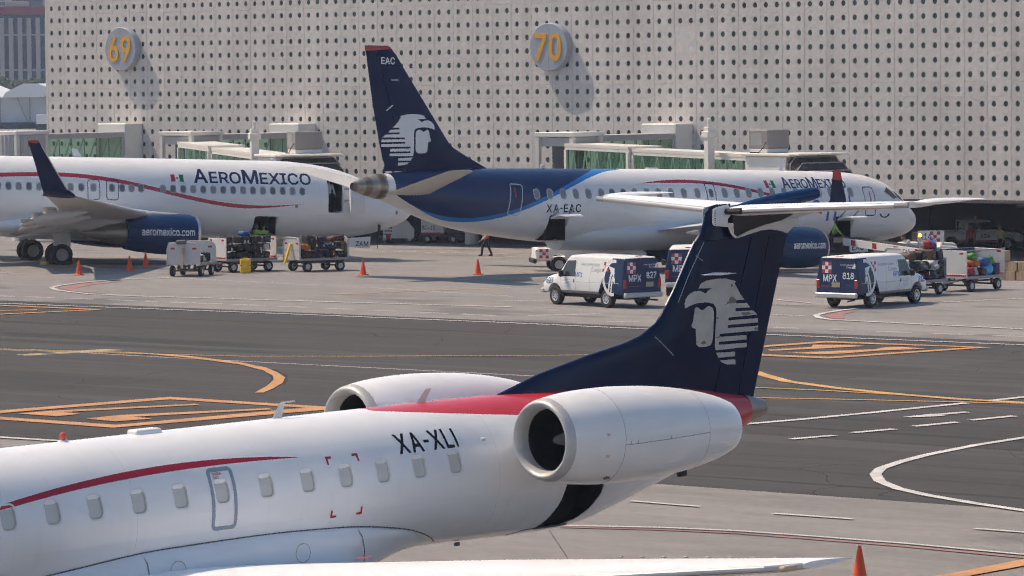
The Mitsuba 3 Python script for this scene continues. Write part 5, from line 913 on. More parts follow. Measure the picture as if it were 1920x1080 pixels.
    # side
    for y in (-1, 1):
        F = (lambda vf, x, z: van_side(vf, y, x, z, .007, fwd=(y < 0)))
        cs = [(affinity.skew(g, 12, 0, origin=(0, 0)), r) for g, r in checker(.13)]
        x0 = -1.55 if y < 0 else -1.17
        pr('side_checker', cat(*[F(sheet(g), x0, 1.42) for g, r in cs if r]), RED)
        t = text_sheet('Aeromexpress', .13); w = t[0][:, 0].max(); xa = (-.98 if y < 0 else -.98 + w); pr('side_name', cat(F(t, xa, 1.62), F(text_sheet('Cargo', .16), (-.98 + w - .5) if y < 0 else -.98 + .5, 1.40)), mat('slate_print', P((.12, .15, .25), .5)))
        t = text_sheet('MPX', .2, True, None, 0, .8); w = t[0][:, 0].max(); pr('side_lettering', F(t, .05 if y < 0 else .05 + w, 1.16), BLUE)
        if number: t = text_sheet(number, .22, True, None, 0, .85); w = t[0][:, 0].max(); pr('wing_number', F(t, 1.92 if y < 0 else 1.92 + w, .87), BLUE)
        pr('small_print', cat(*[F(sheet(sg.box(0, 0, .5 - .07 * (i % 3), .014)), .72 if y < 0 else 1.24, 1.02 - .055 * i) for i in range(6)]), mat('small_print', P((.3, .35, .45), .5)))
        arc = sg.Point(0, 0).buffer(.66, quad_segs=20).difference(sg.Point(-.02, 0).buffer(.54, quad_segs=20)).intersection(sg.box(-.15, -.7, .75, .7))
        arrows = shapely.union_all([g.buffer(0) for g in (sg.Polygon([(-.1, .34), (.36, .42), (.12, .2), (.3, -.5), (.2, -.52), (.02, .14), (-.14, .0)]), sg.Polygon([(-.2, .0), (.0, .06), (.12, -.54), (.04, -.56), (-.06, -.1), (-.22, -.22)]))])
        g = affinity.scale(arc.union(arrows), .92, 1.1, origin=(0, 0))
        vf = sheet(g, .2); x = -1.86
        pr('swoosh', van_side(vf, y, x, 1.2, .008, fwd=True), WPRINT)
    return k
van(place_at(math.radians(127), (3.81, 158.09), (-1.45, .84)), '827', 1, 'white and navy cargo van numbered 827, front pointing left')
van(place_at(math.radians(53), (14.04, 156.52), (-1.45, -.84)), '818', -1, 'white and navy cargo van numbered 818, front pointing right')
van(place_at(math.radians(86), (6.55, 166.3), (-1.45, .84)), '', 1, 'navy rear of a cargo van half hidden behind the near tail fin')

# ------------------------------------------------------------------ pickups
def pickup(M, label, crew, num_text=None, grp=None):
    k = thing('pickup_truck', label, 'pickup truck')
    lo = [(-2.65, .6, 1.12, .9), (-2.55, .55, 1.16, .95), (-1.0, .52, 1.17, .96), (.5, .5, 1.16, .96), (1.5, .5, 1.14, .95), (1.9, .5, 1.1, .93), (2.5, .5, 1.02, .9), (2.7, .55, .9, .84)]
    b = loft([ring(x, a, z, w, w - .03, z - .2) for x, a, z, w in lo]); tools = []
    xb = -.75 if crew else -.2
    tools.append(box((xb + 2.5, 1.6, 1.0), ((xb - 2.5) / 2 + .0, 0, 1.22)))
    for x in (-1.55, 1.75):
        for y in (-1, 1): c = trimesh.creation.cylinder(.45, .7, sections=24); c.apply_transform(trimesh.transformations.rotation_matrix(math.pi / 2, (1, 0, 0))); c.apply_translation((x, y * .85, .44)); tools.append(c)
    add(f'{k}__body', cut(b, *tools), WHITE, M, smooth=35)
    x0, x1 = xb + .05, 1.45
    g = [(x0, .0), (x0 + .12, .0), (x0 + .25, .62), (.75, .64), (x1, .0)]
    cab = loft([ring(x, 1.1, 1.14 + max(h, .06), .93, .93 - .18 * h / .64, 1.12) for x, h in ((x0, .45), (x0 + .1, .60), (.2, .64), (.7, .63), (.9, .52), (x1, .06))])
    add(f'{k}__cab', cab, WHITE, M, smooth=35)
    def wy(z): return .935 - .18 * max(0, (z - 1.14)) / .64
    for y in (-1, 1):
        for p in ([(x0 + .12, 1.2), (x0 + .7, 1.2), (x0 + .7, 1.66), (x0 + .16, 1.64)], [(x0 + .78, 1.2), (1.28, 1.2), (.82, 1.66), (x0 + .78, 1.66)]) if crew else ([(x0 + .15, 1.2), (1.28, 1.2), (.82, 1.66), (x0 + .18, 1.66)],):
            add(f'{k}__side_window', trimesh.Trimesh([(x, y * (wy(z) + .02), z) for x, z in p], [[0, 1, 2], [0, 2, 3]], process=False), CARBLACK, M)
        for x in (-1.55, 1.75):
            ty, ri = wheel(.38, .26, .56); o = mat4(None, (x, y * .82, .38)); w = add(f'{k}__wheel', ty, RUBBER, M @ o, smooth=35); add(f'{w}__rim', ri, GREY_L, M @ o, smooth=35)
        cs = checker(.15, 3, 3); X = -2.5
        for nm, m, r in (('checker_red', RED, True), ('checker_white', WPRINT, False)): add(f'{k}__{nm}', cat(*[trimesh.Trimesh(np.stack([v[:, 0] + X, np.full(len(v), y * .966), v[:, 1] + .68], 1), f, process=False) for v, f in [sheet(c) for c, q in cs if q == r]]), m, M)
        add(f'{k}__tail_lamp', cbox((.05, .14, .28), (-2.63, y * .82, .95), .02), TAIL, M)
        add(f'{k}__sill_stripe', cbox((3.0, .01, .07), (.3, y * .955, .6), .003), RED, M)
        if num_text: v, f = text_sheet(num_text, .22, True); v = v * [-y, 1, 1]; add(f'{k}__number', trimesh.Trimesh(np.stack([v[:, 0] + .1, np.full(len(v), y * .965), v[:, 1] + .78], 1), f, process=False), INK, M)
    add(f'{k}__rear_window', trimesh.Trimesh([(x0 - .02, -.66, 1.24), (x0 - .02, .66, 1.24), (x0 + .06, .62, 1.66), (x0 + .06, -.62, 1.66)], [[0, 1, 2], [0, 2, 3]], process=False), CARBLACK, M)
    add(f'{k}__rear_bumper', cbox((.16, 1.8, .22), (-2.7, 0, .55), .03), BLACK, M); add(f'{k}__front_bumper', cbox((.16, 1.75, .22), (2.75, 0, .58), .04), GREY, M)
    add(f'{k}__bed_roll_bar', cat(*[bar((xb - .1, y * .75, 1.1), (xb - .1, y * .7, 1.75), .03) for y in (-1, 1)] + [bar((xb - .1, -.72, 1.73), (xb - .1, .72, 1.73), .03)]), GREY_L, M)
    b = add(f'{k}__beacon', lathe([(1.8, .09), (1.95, .08), (2.0, .03)], 14, 'z', True), mat('beacon_orange', P((.8, .16, .03), .2, 0, .6, 1.0)), M @ mat4(None, (.2, .35, -.02)), smooth=40)
    return k
pickup(place_at(math.radians(7), (2.25, 191.3), (-1.55, -.82)), 'white pickup with red chequered bed corner behind the van numbered 827', False)
pickup(place_at(math.radians(8), (25.1, 228.2), (-1.55, -.82)), 'white double-cab pickup parked in the dark opening under the terminal', True, '114')

# ------------------------------------------------------------------ people
def bone(p, q, r0, r1=None):
    s = trimesh.creation.icosphere(subdivisions=1); return m3.Manifold(m3.Mesh(np.asarray((h := hull(np.vstack([s.vertices * r0 + p, s.vertices * (r1 or r0) + q]))).vertices, np.float32), np.asarray(h.faces, np.uint32)))
def union(bs):
    return unman(m3.Manifold.batch_boolean(bs, m3.OpType.Add))
def person(name, M, label, J, top, legs, hair=HAIR, H=1.68, vest=None, grp=None):
    """J: joints in metres for a body facing +x: hip, chest, neck, head and, per side l/r, shoulder, elbow, hand, hipj, knee, ankle, toe"""
    k = thing(name, label, 'person', grp); B = []
    B += [bone(J['hip'], J['chest'], .12, .13), bone(J['chest'], J['neck'], .09, .055), bone(J['neck'], J['head'], .052, .05)]
    hd = np.array(J['head']); s = trimesh.creation.icosphere(subdivisions=2); sk = s.vertices * [.095, .075, .115]
    B += [man(hull(sk + hd)), bone(hd + [.09, 0, -.01], hd + [.108, 0, -.035], .012, .016), bone(hd + [0, .075, -.01], hd + [0, .078, -.03], .018), bone(hd + [0, -.075, -.01], hd + [0, -.078, -.03], .018), bone(hd + [.06, 0, -.09], hd + [.075, 0, -.08], .03)]
    for a, sgn in (('l', 1), ('r', -1)):
        S, E, Hn = (np.array(J[a + q]) for q in ('_shoulder', '_elbow', '_hand')); B += [bone(J['chest'], S, .08, .06), bone(S, E, .05, .038), bone(E, Hn, .037, .026)]
        d = (Hn - E) / np.linalg.norm(Hn - E); sd = np.cross(d, [1, 0, 0.2]); sd /= np.linalg.norm(sd); pa = Hn + d * .075; B.append(bone(Hn, pa, .026, .034)); fw = np.cross(sd, d)
        for i, (o, l) in enumerate(((-.027, .062), (-.009, .075), (.009, .072), (.027, .058))): m_ = pa + fw * o + d * (.025 + l * .45); B += [bone(pa + fw * o, m_, .010, .009), bone(m_, m_ + d * l * .45 + sd * .018 * sgn, .009, .008)]
        B.append(bone(Hn + fw * .03 + d * .02, Hn + fw * .055 + d * .065, .012, .010))
        P0, K, An, To = (np.array(J[a + q]) for q in ('_hip', '_knee', '_ankle', '_toe')); B += [bone(P0, K, .085, .055), bone(K, An, .054, .038), bone(An - [0, 0, .03], To, .036, .03)]
    add(f'{k}__body', union(B), SKIN, M, smooth=50)
    L = [bone(np.array(J['hip']) + [0, 0, .05], J['hip'], .135, .145)]; T_ = [bone(J['hip'], J['chest'], .135, .148), bone(J['chest'], np.array(J['neck']) - [0, 0, .05], .12, .075)]; Sh = []
    for a in 'lr':
        P0, K, An, To, S, E, Hn = (np.array(J[a + q]) for q in ('_hip', '_knee', '_ankle', '_toe', '_shoulder', '_elbow', '_hand'))
        L += [bone(P0, K, .1, .07), bone(K, An - [0, 0, .0], .069, .056)]; T_ += [bone(J['chest'], S, .1, .075), bone(S, E, .066, .052)] + ([bone(E, E + .8 * (Hn - E), .05, .04)])
        Sh.append(union([bone(An - [0, 0, .045], To, .047, .04), bone(An, An - [0, 0, .04], .05, .05)]))
    add(f'{k}__trousers', union(L), legs, M, smooth=50); add(f'{k}__top', union(T_), top, M, smooth=50)
    for s_ in Sh: add(f'{k}__shoe', s_, BLACK, M, smooth=50)
    if vest:
        h, c = np.array(J['hip']) + [0, 0, .04], np.array(J['chest']); add(f'{k}__vest', union([bone(h, c, .15, .165), bone(c, np.array(J['l_shoulder']) * .75 + c * .25, .13, .075), bone(c, np.array(J['r_shoulder']) * .75 + c * .25, .13, .075)]), vest, M, smooth=50)
        for sgn in (-1, 1): add(f'{k}__vest_strip', tube([c + [.163, sgn * .07, -.35], c + [.17, sgn * .08, 0], c + [.1, sgn * .09, .15]], .016, 5), mat('reflective_strip', P((.6, .6, .55), .4)), M)
    cp = s.vertices[s.vertices[:, 2] > -.15] * [.104, .084, .122] + hd - [.012, 0, -.004]; add(f'{k}__hair', hull(cp), hair, M, smooth=50)
    return k
def stand(step=0.0, bend=0.0, arms=.12, H=1.0):
    J = {}; hz = .92
    sh = np.array([math.sin(bend), 0, math.cos(bend)])
    J['hip'] = np.array([0, 0, hz]); J['chest'] = J['hip'] + sh * .36; J['neck'] = J['chest'] + sh * .2; J['head'] = J['neck'] + sh * .15 + np.array([.02, 0, .03])
    for a, s in (('l', 1), ('r', -1)):
        J[a + '_shoulder'] = J['chest'] + np.array([0, s * .19, .09]); f = arms * s
        J[a + '_elbow'] = J[a + '_shoulder'] + np.array([f - .02 + bend * .2, s * .05, -.27]); J[a + '_hand'] = J[a + '_elbow'] + np.array([f + .1 + bend * .15, 0, -.22])
        st = -step * s; J[a + '_hip'] = J['hip'] + np.array([0, s * .09, -.04]); J[a + '_knee'] = np.array([st * .55 + .05, s * .095, .49]); J[a + '_ankle'] = np.array([st - .02, s * .095, .09]); J[a + '_toe'] = J[a + '_ankle'] + np.array([.16, s * .02, -.045])
    return J
def at_ground(x, y, ang): return rotz(ang, (x, y, float(ground_z(x, y)) if wall_dist(x, y) > 0 else -1.0))
person('person', at_ground(-1.39, 219.83, math.radians(205)), 'worker in orange vest and dark trousers walking below the jet\'s belly', stand(.26, .04, .16), SHIRT, TROUSER, vest=VEST)
person('person', at_ground(25.6, 222.8, math.radians(250)), 'person in red top standing in the shade right of the parked double-cab pickup', stand(.03, 0, .02), mat('red_cloth', P((.3, .03, .04), .7)), TROUSER)
person('person', at_ground(27.2, 222.2, math.radians(230)), 'person in pale yellow top standing in the shade, rightmost of the two', stand(.03, 0, .03), mat('pale_yellow_cloth', P((.5, .45, .2), .7)), TROUSER)
M737 = pose(-5.46388691, 209.963384, .384347949, .0364994714, -.783066357); M190 = pose(20.466296, 204.078269, .699339239, .021223, -.543715769)
def on_board(Mb, x, y, z, ang):
    p = Mb @ np.array([x, y, z, 1.0]); return rotz(ang, p[:3])
person('person', on_board(M737, 8.75, .7, .5, math.radians(-60)), 'loader in bright green vest in the open hold, left of two', stand(.05, .5, .2), HIVIS, TROUSER, vest=HIVIS)
person('person', on_board(M737, 8.25, .75, .46, math.radians(-75)), 'loader in bright green vest in the open hold, right of two', stand(.05, .35, .15), HIVIS, TROUSER, vest=HIVIS)
person('person', on_board(M737, 4.78, .85, 2.88, math.radians(-70)), 'crew member in white shirt leaning at the open cabin door of the left jet', stand(.03, .15, .1), SHIRT, TROUSER)
person('person', on_board(M190, 6.75, .9, .72, math.radians(-40)), 'loader in bright green vest in the front hold of the navy-tailed jet', stand(.04, .3, .12), HIVIS, TROUSER, vest=HIVIS)
person('person', at_ground(20.6, 206.0, math.radians(200)), 'worker in white shirt stooping behind the loaded carts at right', stand(.1, .7, .2), SHIRT, TROUSER)

# ------------------------------------------------------------------ baggage carts and bags
def rnd_panel(w, h, t=.05):
    g = sg.box(-w / 2, 0, w / 2, h - .34).union(rrect(w, h, .33, (0, h / 2)))
    m = extrude(g, t); m.vertices = m.vertices[:, [2, 0, 1]]; return m
def cart(M, label, ends, L=2.8, W=1.55, back=None, bar_mat=GREY, hb=1.0):
    """x runs from the near end to the far end; ends: materials and kinds of the two end boards"""
    k = thing('baggage_cart', label, 'baggage cart', 'baggage carts on the apron'); dz = .6
    add(f'{k}__deck', cat(cbox((L, W, .07), (L / 2, 0, dz), .01)), GREY_L, M); add(f'{k}__deck_edge', cat(*[cbox((L, .05, .12), (L / 2, y * (W / 2 + .026), dz - .01), .01) for y in (-1, 1)]), GREY, M)
    add(f'{k}__chassis', cat(bar((.3, -.4, .42), (L - .3, -.4, .42), .04), bar((.3, .4, .42), (L - .3, .4, .42), .04), *[bar((x, -W / 2 + .12, .26), (x, W / 2 - .12, .26), .035) for x in (.45, L - .45)], *[bar((x, y * .4, .26), (x, y * .4, .56), .04) for x in (.45, L - .45) for y in (-1, 1)]), GREY_D, M)
    for x in (.45, L - .45):
        for y in (-1, 1):
            ty, ri = wheel(.25, .16, .55, 18); o = mat4(None, (x, y * (W / 2 - .1), .25)); w = add(f'{k}__wheel', ty, RUBBER, M @ o, smooth=35); add(f'{w}__rim', ri, GREY_L, M @ o, smooth=35)
    for x, (mt, kind) in zip((0, L - .05), ends):
        o = mat4(None, (x, 0, dz + .03))
        if kind == 'round':
            add(f'{k}__end_board', rnd_panel(W, hb), mt, M @ o, smooth=30); g = rnd_panel(W + .05, hb + .03, .03); add(f'{k}__end_frame', cat(*[tube([(-.02, -W / 2, .0)] + [(-.02, -W / 2 + .33 - .33 * math.cos(t), hb - .33 + .33 * math.sin(t)) for t in np.linspace(0, math.pi / 2, 6)] + [(-.02, W / 2 - .33 + .33 * math.sin(t), hb - .33 + .33 * math.cos(t)) for t in np.linspace(0, math.pi / 2, 6)] + [(-.02, W / 2, 0)], .028, 8), bar((-.02, -W / 2, hb * .45), (-.02, W / 2, hb * .45), .015)]), GREY_L, M @ o)
        else:
            add(f'{k}__end_board', cbox((.05, W, hb), (.025, 0, hb / 2), .01), mt, M @ o); add(f'{k}__end_stripe', cbox((.02, W * .96, .07), (-.012, 0, .06), .004), RED, M @ o)
        for y in (-1, 1): add(f'{k}__reflector', cbox((.015, .2, .09), (-.01 if kind == 'round' else -.012, y * W * .33, hb * (.72 if kind == 'round' else .9)), .004), TAIL, M @ o)
    add(f'{k}__drawbar', bar((-.06, 0, 1.35), (-.42, -.05, .42), .05) if bar_mat != GREY else cat(bar((.1, .25, .45), (-1.1, 0, .35), .03), bar((.1, -.25, .45), (-1.1, 0, .35), .03)), bar_mat, M)
    if back is not None: add(f'{k}__back_curtain', cbox((L - .12, .03, hb), (L / 2, W / 2 - .05, dz + .04 + hb / 2), .005), back, M); add(f'{k}__top_rail', cat(*[bar((0, y * W / 2, dz + hb + .03), (L, y * W / 2, dz + hb + .03), .025) for y in (-1, 1)]), GREY, M)
    return k
def bag_mesh(kind, size):
    a, b, c = size
    if kind == 'duffel bag': m = cat(rbox((a, b, c), min(size) * .42), tube([(-a * .2, -b / 2 + .0, c * .3), (-a * .15, -b / 2 - .03, c * .62), (a * .15, -b / 2 - .03, c * .62), (a * .2, -b / 2, c * .3)], .014, 5))
    elif kind == 'backpack': m = cat(rbox((a, b, c), min(size) * .35), rbox((a * .7, b * .5, c * .45), min(size) * .15, (0, -b * .4, -c * .2)), tube([(-.05, 0, c / 2 - .02), (0, 0, c / 2 + .05), (.05, 0, c / 2 - .02)], .012, 5))
    elif kind == 'box': m = cbox((a, b, c), ch=.012)
    else: m = cat(rbox((a, b, c), .035), rbox((a * .7, .03, c * .75), .012, (0, -b / 2 - .005, 0)), tube([(-a * .2, 0, c / 2 - .01), (-a * .18, 0, c / 2 + .04), (a * .18, 0, c / 2 + .04), (a * .2, 0, c / 2 - .01)], .012, 5), *[tube([(s * a * .35, -b / 2 + .04, -c / 2 - .02), (s * a * .35 + .025, -b / 2 + .04, -c / 2 - .02)], .025, 8) for s in (-1, 1)])
    return m
ORD = ['first', 'second', 'third', 'fourth', 'fifth', 'sixth', 'seventh', 'eighth', 'ninth', 'tenth', 'eleventh']
def bag(M, kind, size, col, label, tilt=0.0, grp=None):
    k = num({'suitcase': 'suitcase', 'duffel bag': 'duffel_bag', 'backpack': 'backpack', 'box': 'cardboard_box'}[kind])
    R = trimesh.transformations.rotation_matrix(tilt, (0, 1, 0)); add(k, bag_mesh(kind, size), 'mat_bag_' + col, M @ R, smooth=35); labels[k] = {'label': label, 'category': 'luggage' if kind != 'box' else 'box', 'group': grp}
    return k
DARKS = ['black', 'black', 'black', 'navy', 'grey', 'maroon', 'black', 'navy', 'brown', 'black']; BRIGHT = ['red', 'blue', 'green', 'orange', 'white', 'pink', 'light_blue', 'purple', 'red', 'white', 'green']
def load(M, where, x0, x1, rows, rng, bright=.3, y=-.42, grp=None):
    """stacks rows of bags along a cart; where completes the label"""
    z = .64
    for r, (hgt, fill) in enumerate(rows):
        x = x0; i = 0; hh = hgt
        while x < x1 - .2 and i < 11:
            kind = rng.choice(['suitcase', 'suitcase', 'suitcase', 'duffel bag', 'backpack']); a = rng.uniform(.24, .40) if kind != 'duffel bag' else rng.uniform(.4, .55); c = hh * rng.uniform(.85, 1.0) if kind != 'duffel bag' else min(hh * .8, .34); b = rng.uniform(.6, .78)
            if x + a > x1 + .05: break
            if rng.random() < fill:
                col = rng.choice(BRIGHT) if rng.random() < bright else rng.choice(DARKS)
                o = rotz(rng.uniform(-.12, .12), (x + a / 2, y + rng.uniform(-.16, .1), z + c / 2 + .01)); nm = {0: 'bottom', 1: 'second', 2: 'top'}[r]
                bag(M @ o, kind, (a, b, c), col, f'{col.replace("_", " ")} {kind}, {ORD[i]} from left, {nm} row, {where}', rng.uniform(-.22, .22), grp); i += 1
                if rng.random() < .6: add(f'{list(scene)[-1]}__tag', cbox((.06, .015, .09 + .1 * rng.random()), (rng.uniform(-.1, .1), -b / 2 - .03, rng.uniform(-.1, .12)), .004), rng.choice([WPRINT, WPRINT, HIVIS, 'mat_bag_red', 'mat_bag_pink', 'mat_bag_green']), M @ o)
            x += a + .02
        z += hh + .01
RND = random.Random(11)
MA = place_at(math.radians(76), (-15.28, 186.1), (0, 0)); cart(MA, 'grey cart with rounded end boards, nearly empty, left of the loaded pair', [(GREY_L, 'round'), (GREY_L, 'round')], 2.4, 1.6, None, mat('tan_bar', P((.4, .27, .2), .5)), .95)
for i, (x, kind, s, c) in enumerate([(.7, 'duffel bag', (.5, .5, .34), 'maroon'), (1.15, 'backpack', (.35, .4, .36), 'white'), (1.55, 'suitcase', (.3, .6, .42), 'black'), (.95, 'duffel bag', (.45, .4, .3), 'grey')]):
    bag(MA @ rotz(.2 * i, (x, -.45 + .35 * (i == 3), .64 + s[2] / 2 + .01)), kind, s, c, f'{c} {kind} lying on the nearly empty grey cart', .1, 'bags on the nearly empty cart')
bag(MA @ rotz(.3, (-.02, .1, 1.62)), 'duffel bag', (.45, .5, .2), 'grey', 'grey cloth bag hanging over the front board of the nearly empty cart', 0, 'bags on the nearly empty cart')
MB = place_at(math.radians(37), (-13.25, 189.9), (.45, -.68)); cart(MB, 'loaded cart with flat white end boards behind the yellow suitcase', [(WHITE_OLD, 'flat'), (WHITE_OLD, 'flat')], 2.9, 1.55, None, GREY, 1.0)
load(MB, 'white-ended loaded cart', .12, 2.8, [(.36, 1), (.36, 1), (.34, .9)], RND, .1, -.4, 'bags on the loaded white-ended cart')
bag(MB @ rotz(.2, (1.35, -.3, 1.80)), 'duffel bag', (.5, .45, .24), 'blue', 'blue duffel bag on the very top of the white-ended loaded cart', .15, 'bags on the loaded white-ended cart')
MC = place_at(math.radians(33), (-9.72, 189.9), (.45, -.68)); cart(MC, 'loaded cart with rounded grey front board and yellow drawbar', [(GREY_L, 'round'), (GREY_L, 'round')], 2.7, 1.55, None, YELLOW, 1.0)
load(MC, 'cart with yellow drawbar', .12, 2.65, [(.38, 1), (.36, 1), (.3, .9)], RND, .1, -.4, 'bags on the cart with the yellow drawbar')
ME = place_at(math.radians(50), (19.23, 167.4), (.45, -.68)); cart(ME, 'cart with white front board and dark blue curtain at the right', [(WHITE_OLD, 'flat'), (GREY_L, 'flat')], 2.9, 1.55, TARP, GREY, 1.1)
for i, (x, z, kind, s, c) in enumerate([(.55, 0, 'duffel bag', (.62, .6, .36), 'red'), (1.0, 0, 'backpack', (.36, .4, .4), 'white'), (1.45, 0, 'suitcase', (.42, .6, .3), 'maroon'), (2.0, 0, 'duffel bag', (.6, .6, .45), 'light_blue'), (2.5, 0, 'suitcase', (.34, .6, .5), 'purple'), (1.05, .38, 'duffel bag', (.55, .5, .3), 'orange'), (.95, .66, 'backpack', (.36, .4, .3), 'green'), (1.8, .42, 'duffel bag', (.6, .5, .34), 'blue'), (2.3, .42, 'backpack', (.3, .35, .36), 'green')]):
    bag(ME @ rotz(.15 * (i % 3 - 1), (x, -.38, .64 + z + s[2] / 2)), kind, s, c, f'{c.replace("_", " ")} {kind} on the cart with the blue curtain' + (', upper one' if (c == 'green' and z > .5) else ', lower one' if c == 'green' else ''), .2 * ((i % 3) - 1), 'bags on the blue-curtained cart')
MD = place_at(math.radians(50), (17.7, 165.6), (2.35, -.68)); cart(MD, 'overloaded cart right behind the front of the van numbered 818', [(GREY_L, 'flat'), (GREY_L, 'flat')], 2.8, 1.55, None, GREY, .9)
load(MD, 'overloaded cart behind van 818', .15, 2.75, [(.4, 1), (.4, 1), (.42, .9)], RND, .12, -.4, 'bags on the overloaded cart at right')
bag(MD @ rotz(.4, (2.1, -.3, 2.06)), 'backpack', (.4, .4, .36), 'red', 'red backpack on top of the overloaded cart', .2, 'bags on the overloaded cart at right'); bag(MD @ rotz(.9, (2.5, -.2, 2.04)), 'duffel bag', (.55, .4, .34), 'blue', 'blue duffel bag on top of the overloaded cart', -.3, 'bags on the overloaded cart at right')
MF = place_at(math.radians(28), (16.6, 173.4), (0, 0)); cart(MF, 'grey cart with rounded boards partly hidden behind the overloaded cart', [(GREY_L, 'round'), (GREY_L, 'round')], 2.9, 1.55, None, GREY, 1.0)
for i, (x, c, kind) in enumerate([(.4, 'brown', 'duffel bag'), (1.0, 'grey', 'duffel bag'), (1.5, 'yellow', 'backpack'), (1.9, 'green', 'backpack'), (2.4, 'brown', 'suitcase')]):
    bag(MF @ rotz(.3 * i, (x, -.3, 1.0)), kind, (.5, .5, .65), c, f'{c} {kind}, {ORD[i]} from the left on the hidden grey cart', .1, 'bags on the hidden grey cart')
bag(at_ground(-12.58, 188.75, math.radians(10)) @ mat4(None, (0, 0, .37)), 'suitcase', (.5, .3, .66), 'yellow', 'bright yellow upright suitcase standing on the apron before the carts', 0, None) 
k = list(scene)[-1]; labels[k].pop('group'); add(f'{k}__strap', cat(box((.51, .32, .03), (0, 0, .02))), BLACK, at_ground(-12.58, 188.75, math.radians(10)) @ mat4(None, (0, 0, .37)))
# carton stack at the right edge
MS = at_ground(22.9, 182.0, math.radians(-30)); names = ['bottom', 'middle', 'top']
for lv, (n, x0) in enumerate(((4, 0), (3, .1), (1, .0))):
    for i in range(n):
        s = (.46, .5, .42) if lv < 2 else (.55, .5, .5); kk = bag(MS @ rotz(RND.uniform(-.1, .1), (x0 - .6 + .5 * i, 0, .22 + .43 * lv + (.04 if lv == 2 else 0))), 'box', s, 'brown', f'brown carton, {ORD[i]} from the left in the {names[lv]} row of the stack' if lv < 2 else 'brown carton alone on top of the stack', 0, 'cartons stacked at the right edge')
        scene[kk]['bsdf'] = {'type': 'ref', 'id': CARD}; add(f'{kk}__tape', box((.06, s[1] + .004, s[2] + .004)), mat('parcel_tape', P((.5, .38, .25), .4)), np.array(scene[kk]['to_world'].matrix, float))

# ------------------------------------------------------------------ cones and ground equipment
def cone(x, y, label, h=.73):
    k = thing('traffic_cone', label, 'traffic cone', 'orange cones on the apron'); M = at_ground(x, y, x * 3.1)
    add(f'{k}__cone', lathe([(.04, .155), (h - .02, .032), (h, .02), (h, .001)], 28, 'z'), ORANGE, M, smooth=40); add(f'{k}__base', cbox((.4, .4, .045), (0, 0, .024), .012), ORANGE, M)
for x, y, l in ((-20.44, 188.65, 'orange cone leftmost, before the left jet\'s main wheels'), (-18.41, 192.47, 'orange cone under the blue engine, second from the left'), (-18.03, 196.77, 'orange cone in the shadow below the blue engine'), (-6.93, 186.23, 'orange cone right of the loaded cart with the yellow drawbar'), (-1.58, 185.78, 'orange cone before the walking worker')): cone(x, y, l)
cone(6.15, 70.91, 'near large orange cone beside the wing tip', .74)
def axle_wheels(k, M, spots, r, w):
    for x, y in spots:
        ty, ri = wheel(r, w, .5, 18); o = mat4(None, (x, y, r)); q = add(f'{k}__wheel', ty, RUBBER, M @ o, smooth=35); add(f'{q}__rim', ri, GREY_L, M @ o, smooth=35)
# belt loader at the front hold of the jet with the navy tail
k = thing('belt_loader', 'white belt loader with red squares sloping up to the open front hold', 'belt loader')
p0 = (M190 @ np.array([6.35, 1.9, 1.40, 1]))[:3]; p1 = (M190 @ np.array([6.5, 8.2, .95, 1]))[:3]; d = p1 - p0; L = float(np.hypot(d[0], d[1])); a = math.atan2(d[1], d[0]); MBelt = rotz(a, (p0[0], p0[1], 0)); zb = lambda x: p0[2] + (p1[2] - p0[2]) * x / L
beam = lambda y0, y1, a0, a1, x0=0, x1=L: hull([(x, y, zb(x) + q) for x in (x0, x1) for y in (y0, y1) for q in (a0, a1)])
add(f'{k}__belt', beam(-.42, .42, .02, .08), RUBBER, MBelt)
for y in (-1, 1):
    add(f'{k}__side_rail', beam(y * .5 - .05, y * .5 + .05, -.3, .06), WHITE, MBelt)
    for x in np.arange(.6, L, 1.5): add(f'{k}__red_square', beam(y * .555 - .004, y * .555 + .004, -.26, .02, x, x + .3), RED, MBelt)
add(f'{k}__side_print', trimesh.Trimesh((lambda v: np.stack([L - 2.2 + v[:, 0], np.full(len(v), -.562), zb(L - 1.5) - .24 + v[:, 1]], 1))((t := text_sheet('ITAS', .2, True))[0]), t[1], process=False), INK, MBelt)
add(f'{k}__chassis', cat(cbox((3.4, 1.6, .5), (L - 2.2, 0, -.05), .05), cbox((.3, 1.0, .6), (L - 3.0, 0, .35), .04)), WHITE_OLD, MBelt); axle_wheels(k, MBelt @ mat4(None, (0, 0, -.55)), [(L - 3.3, -.7), (L - 3.3, .7), (L - 1.0, -.7), (L - 1.0, .7)], .32, .22)
add(f'{k}__beacon_post', bar((L - .8, -.62, .3), (L - .8, -.62, 1.25), .025), GREY, MBelt); b = add(f'{k}__beacon', lathe([(1.25, .08), (1.36, .08), (1.42, .03)], 14, 'z', True), AMBER, MBelt @ mat4(None, (L - .8, -.62, 0)), smooth=40)
scene[b]['emitter'] = {'type': 'area', 'radiance': {'type': 'rgb', 'value': [4.0, 1.3, .08]}}
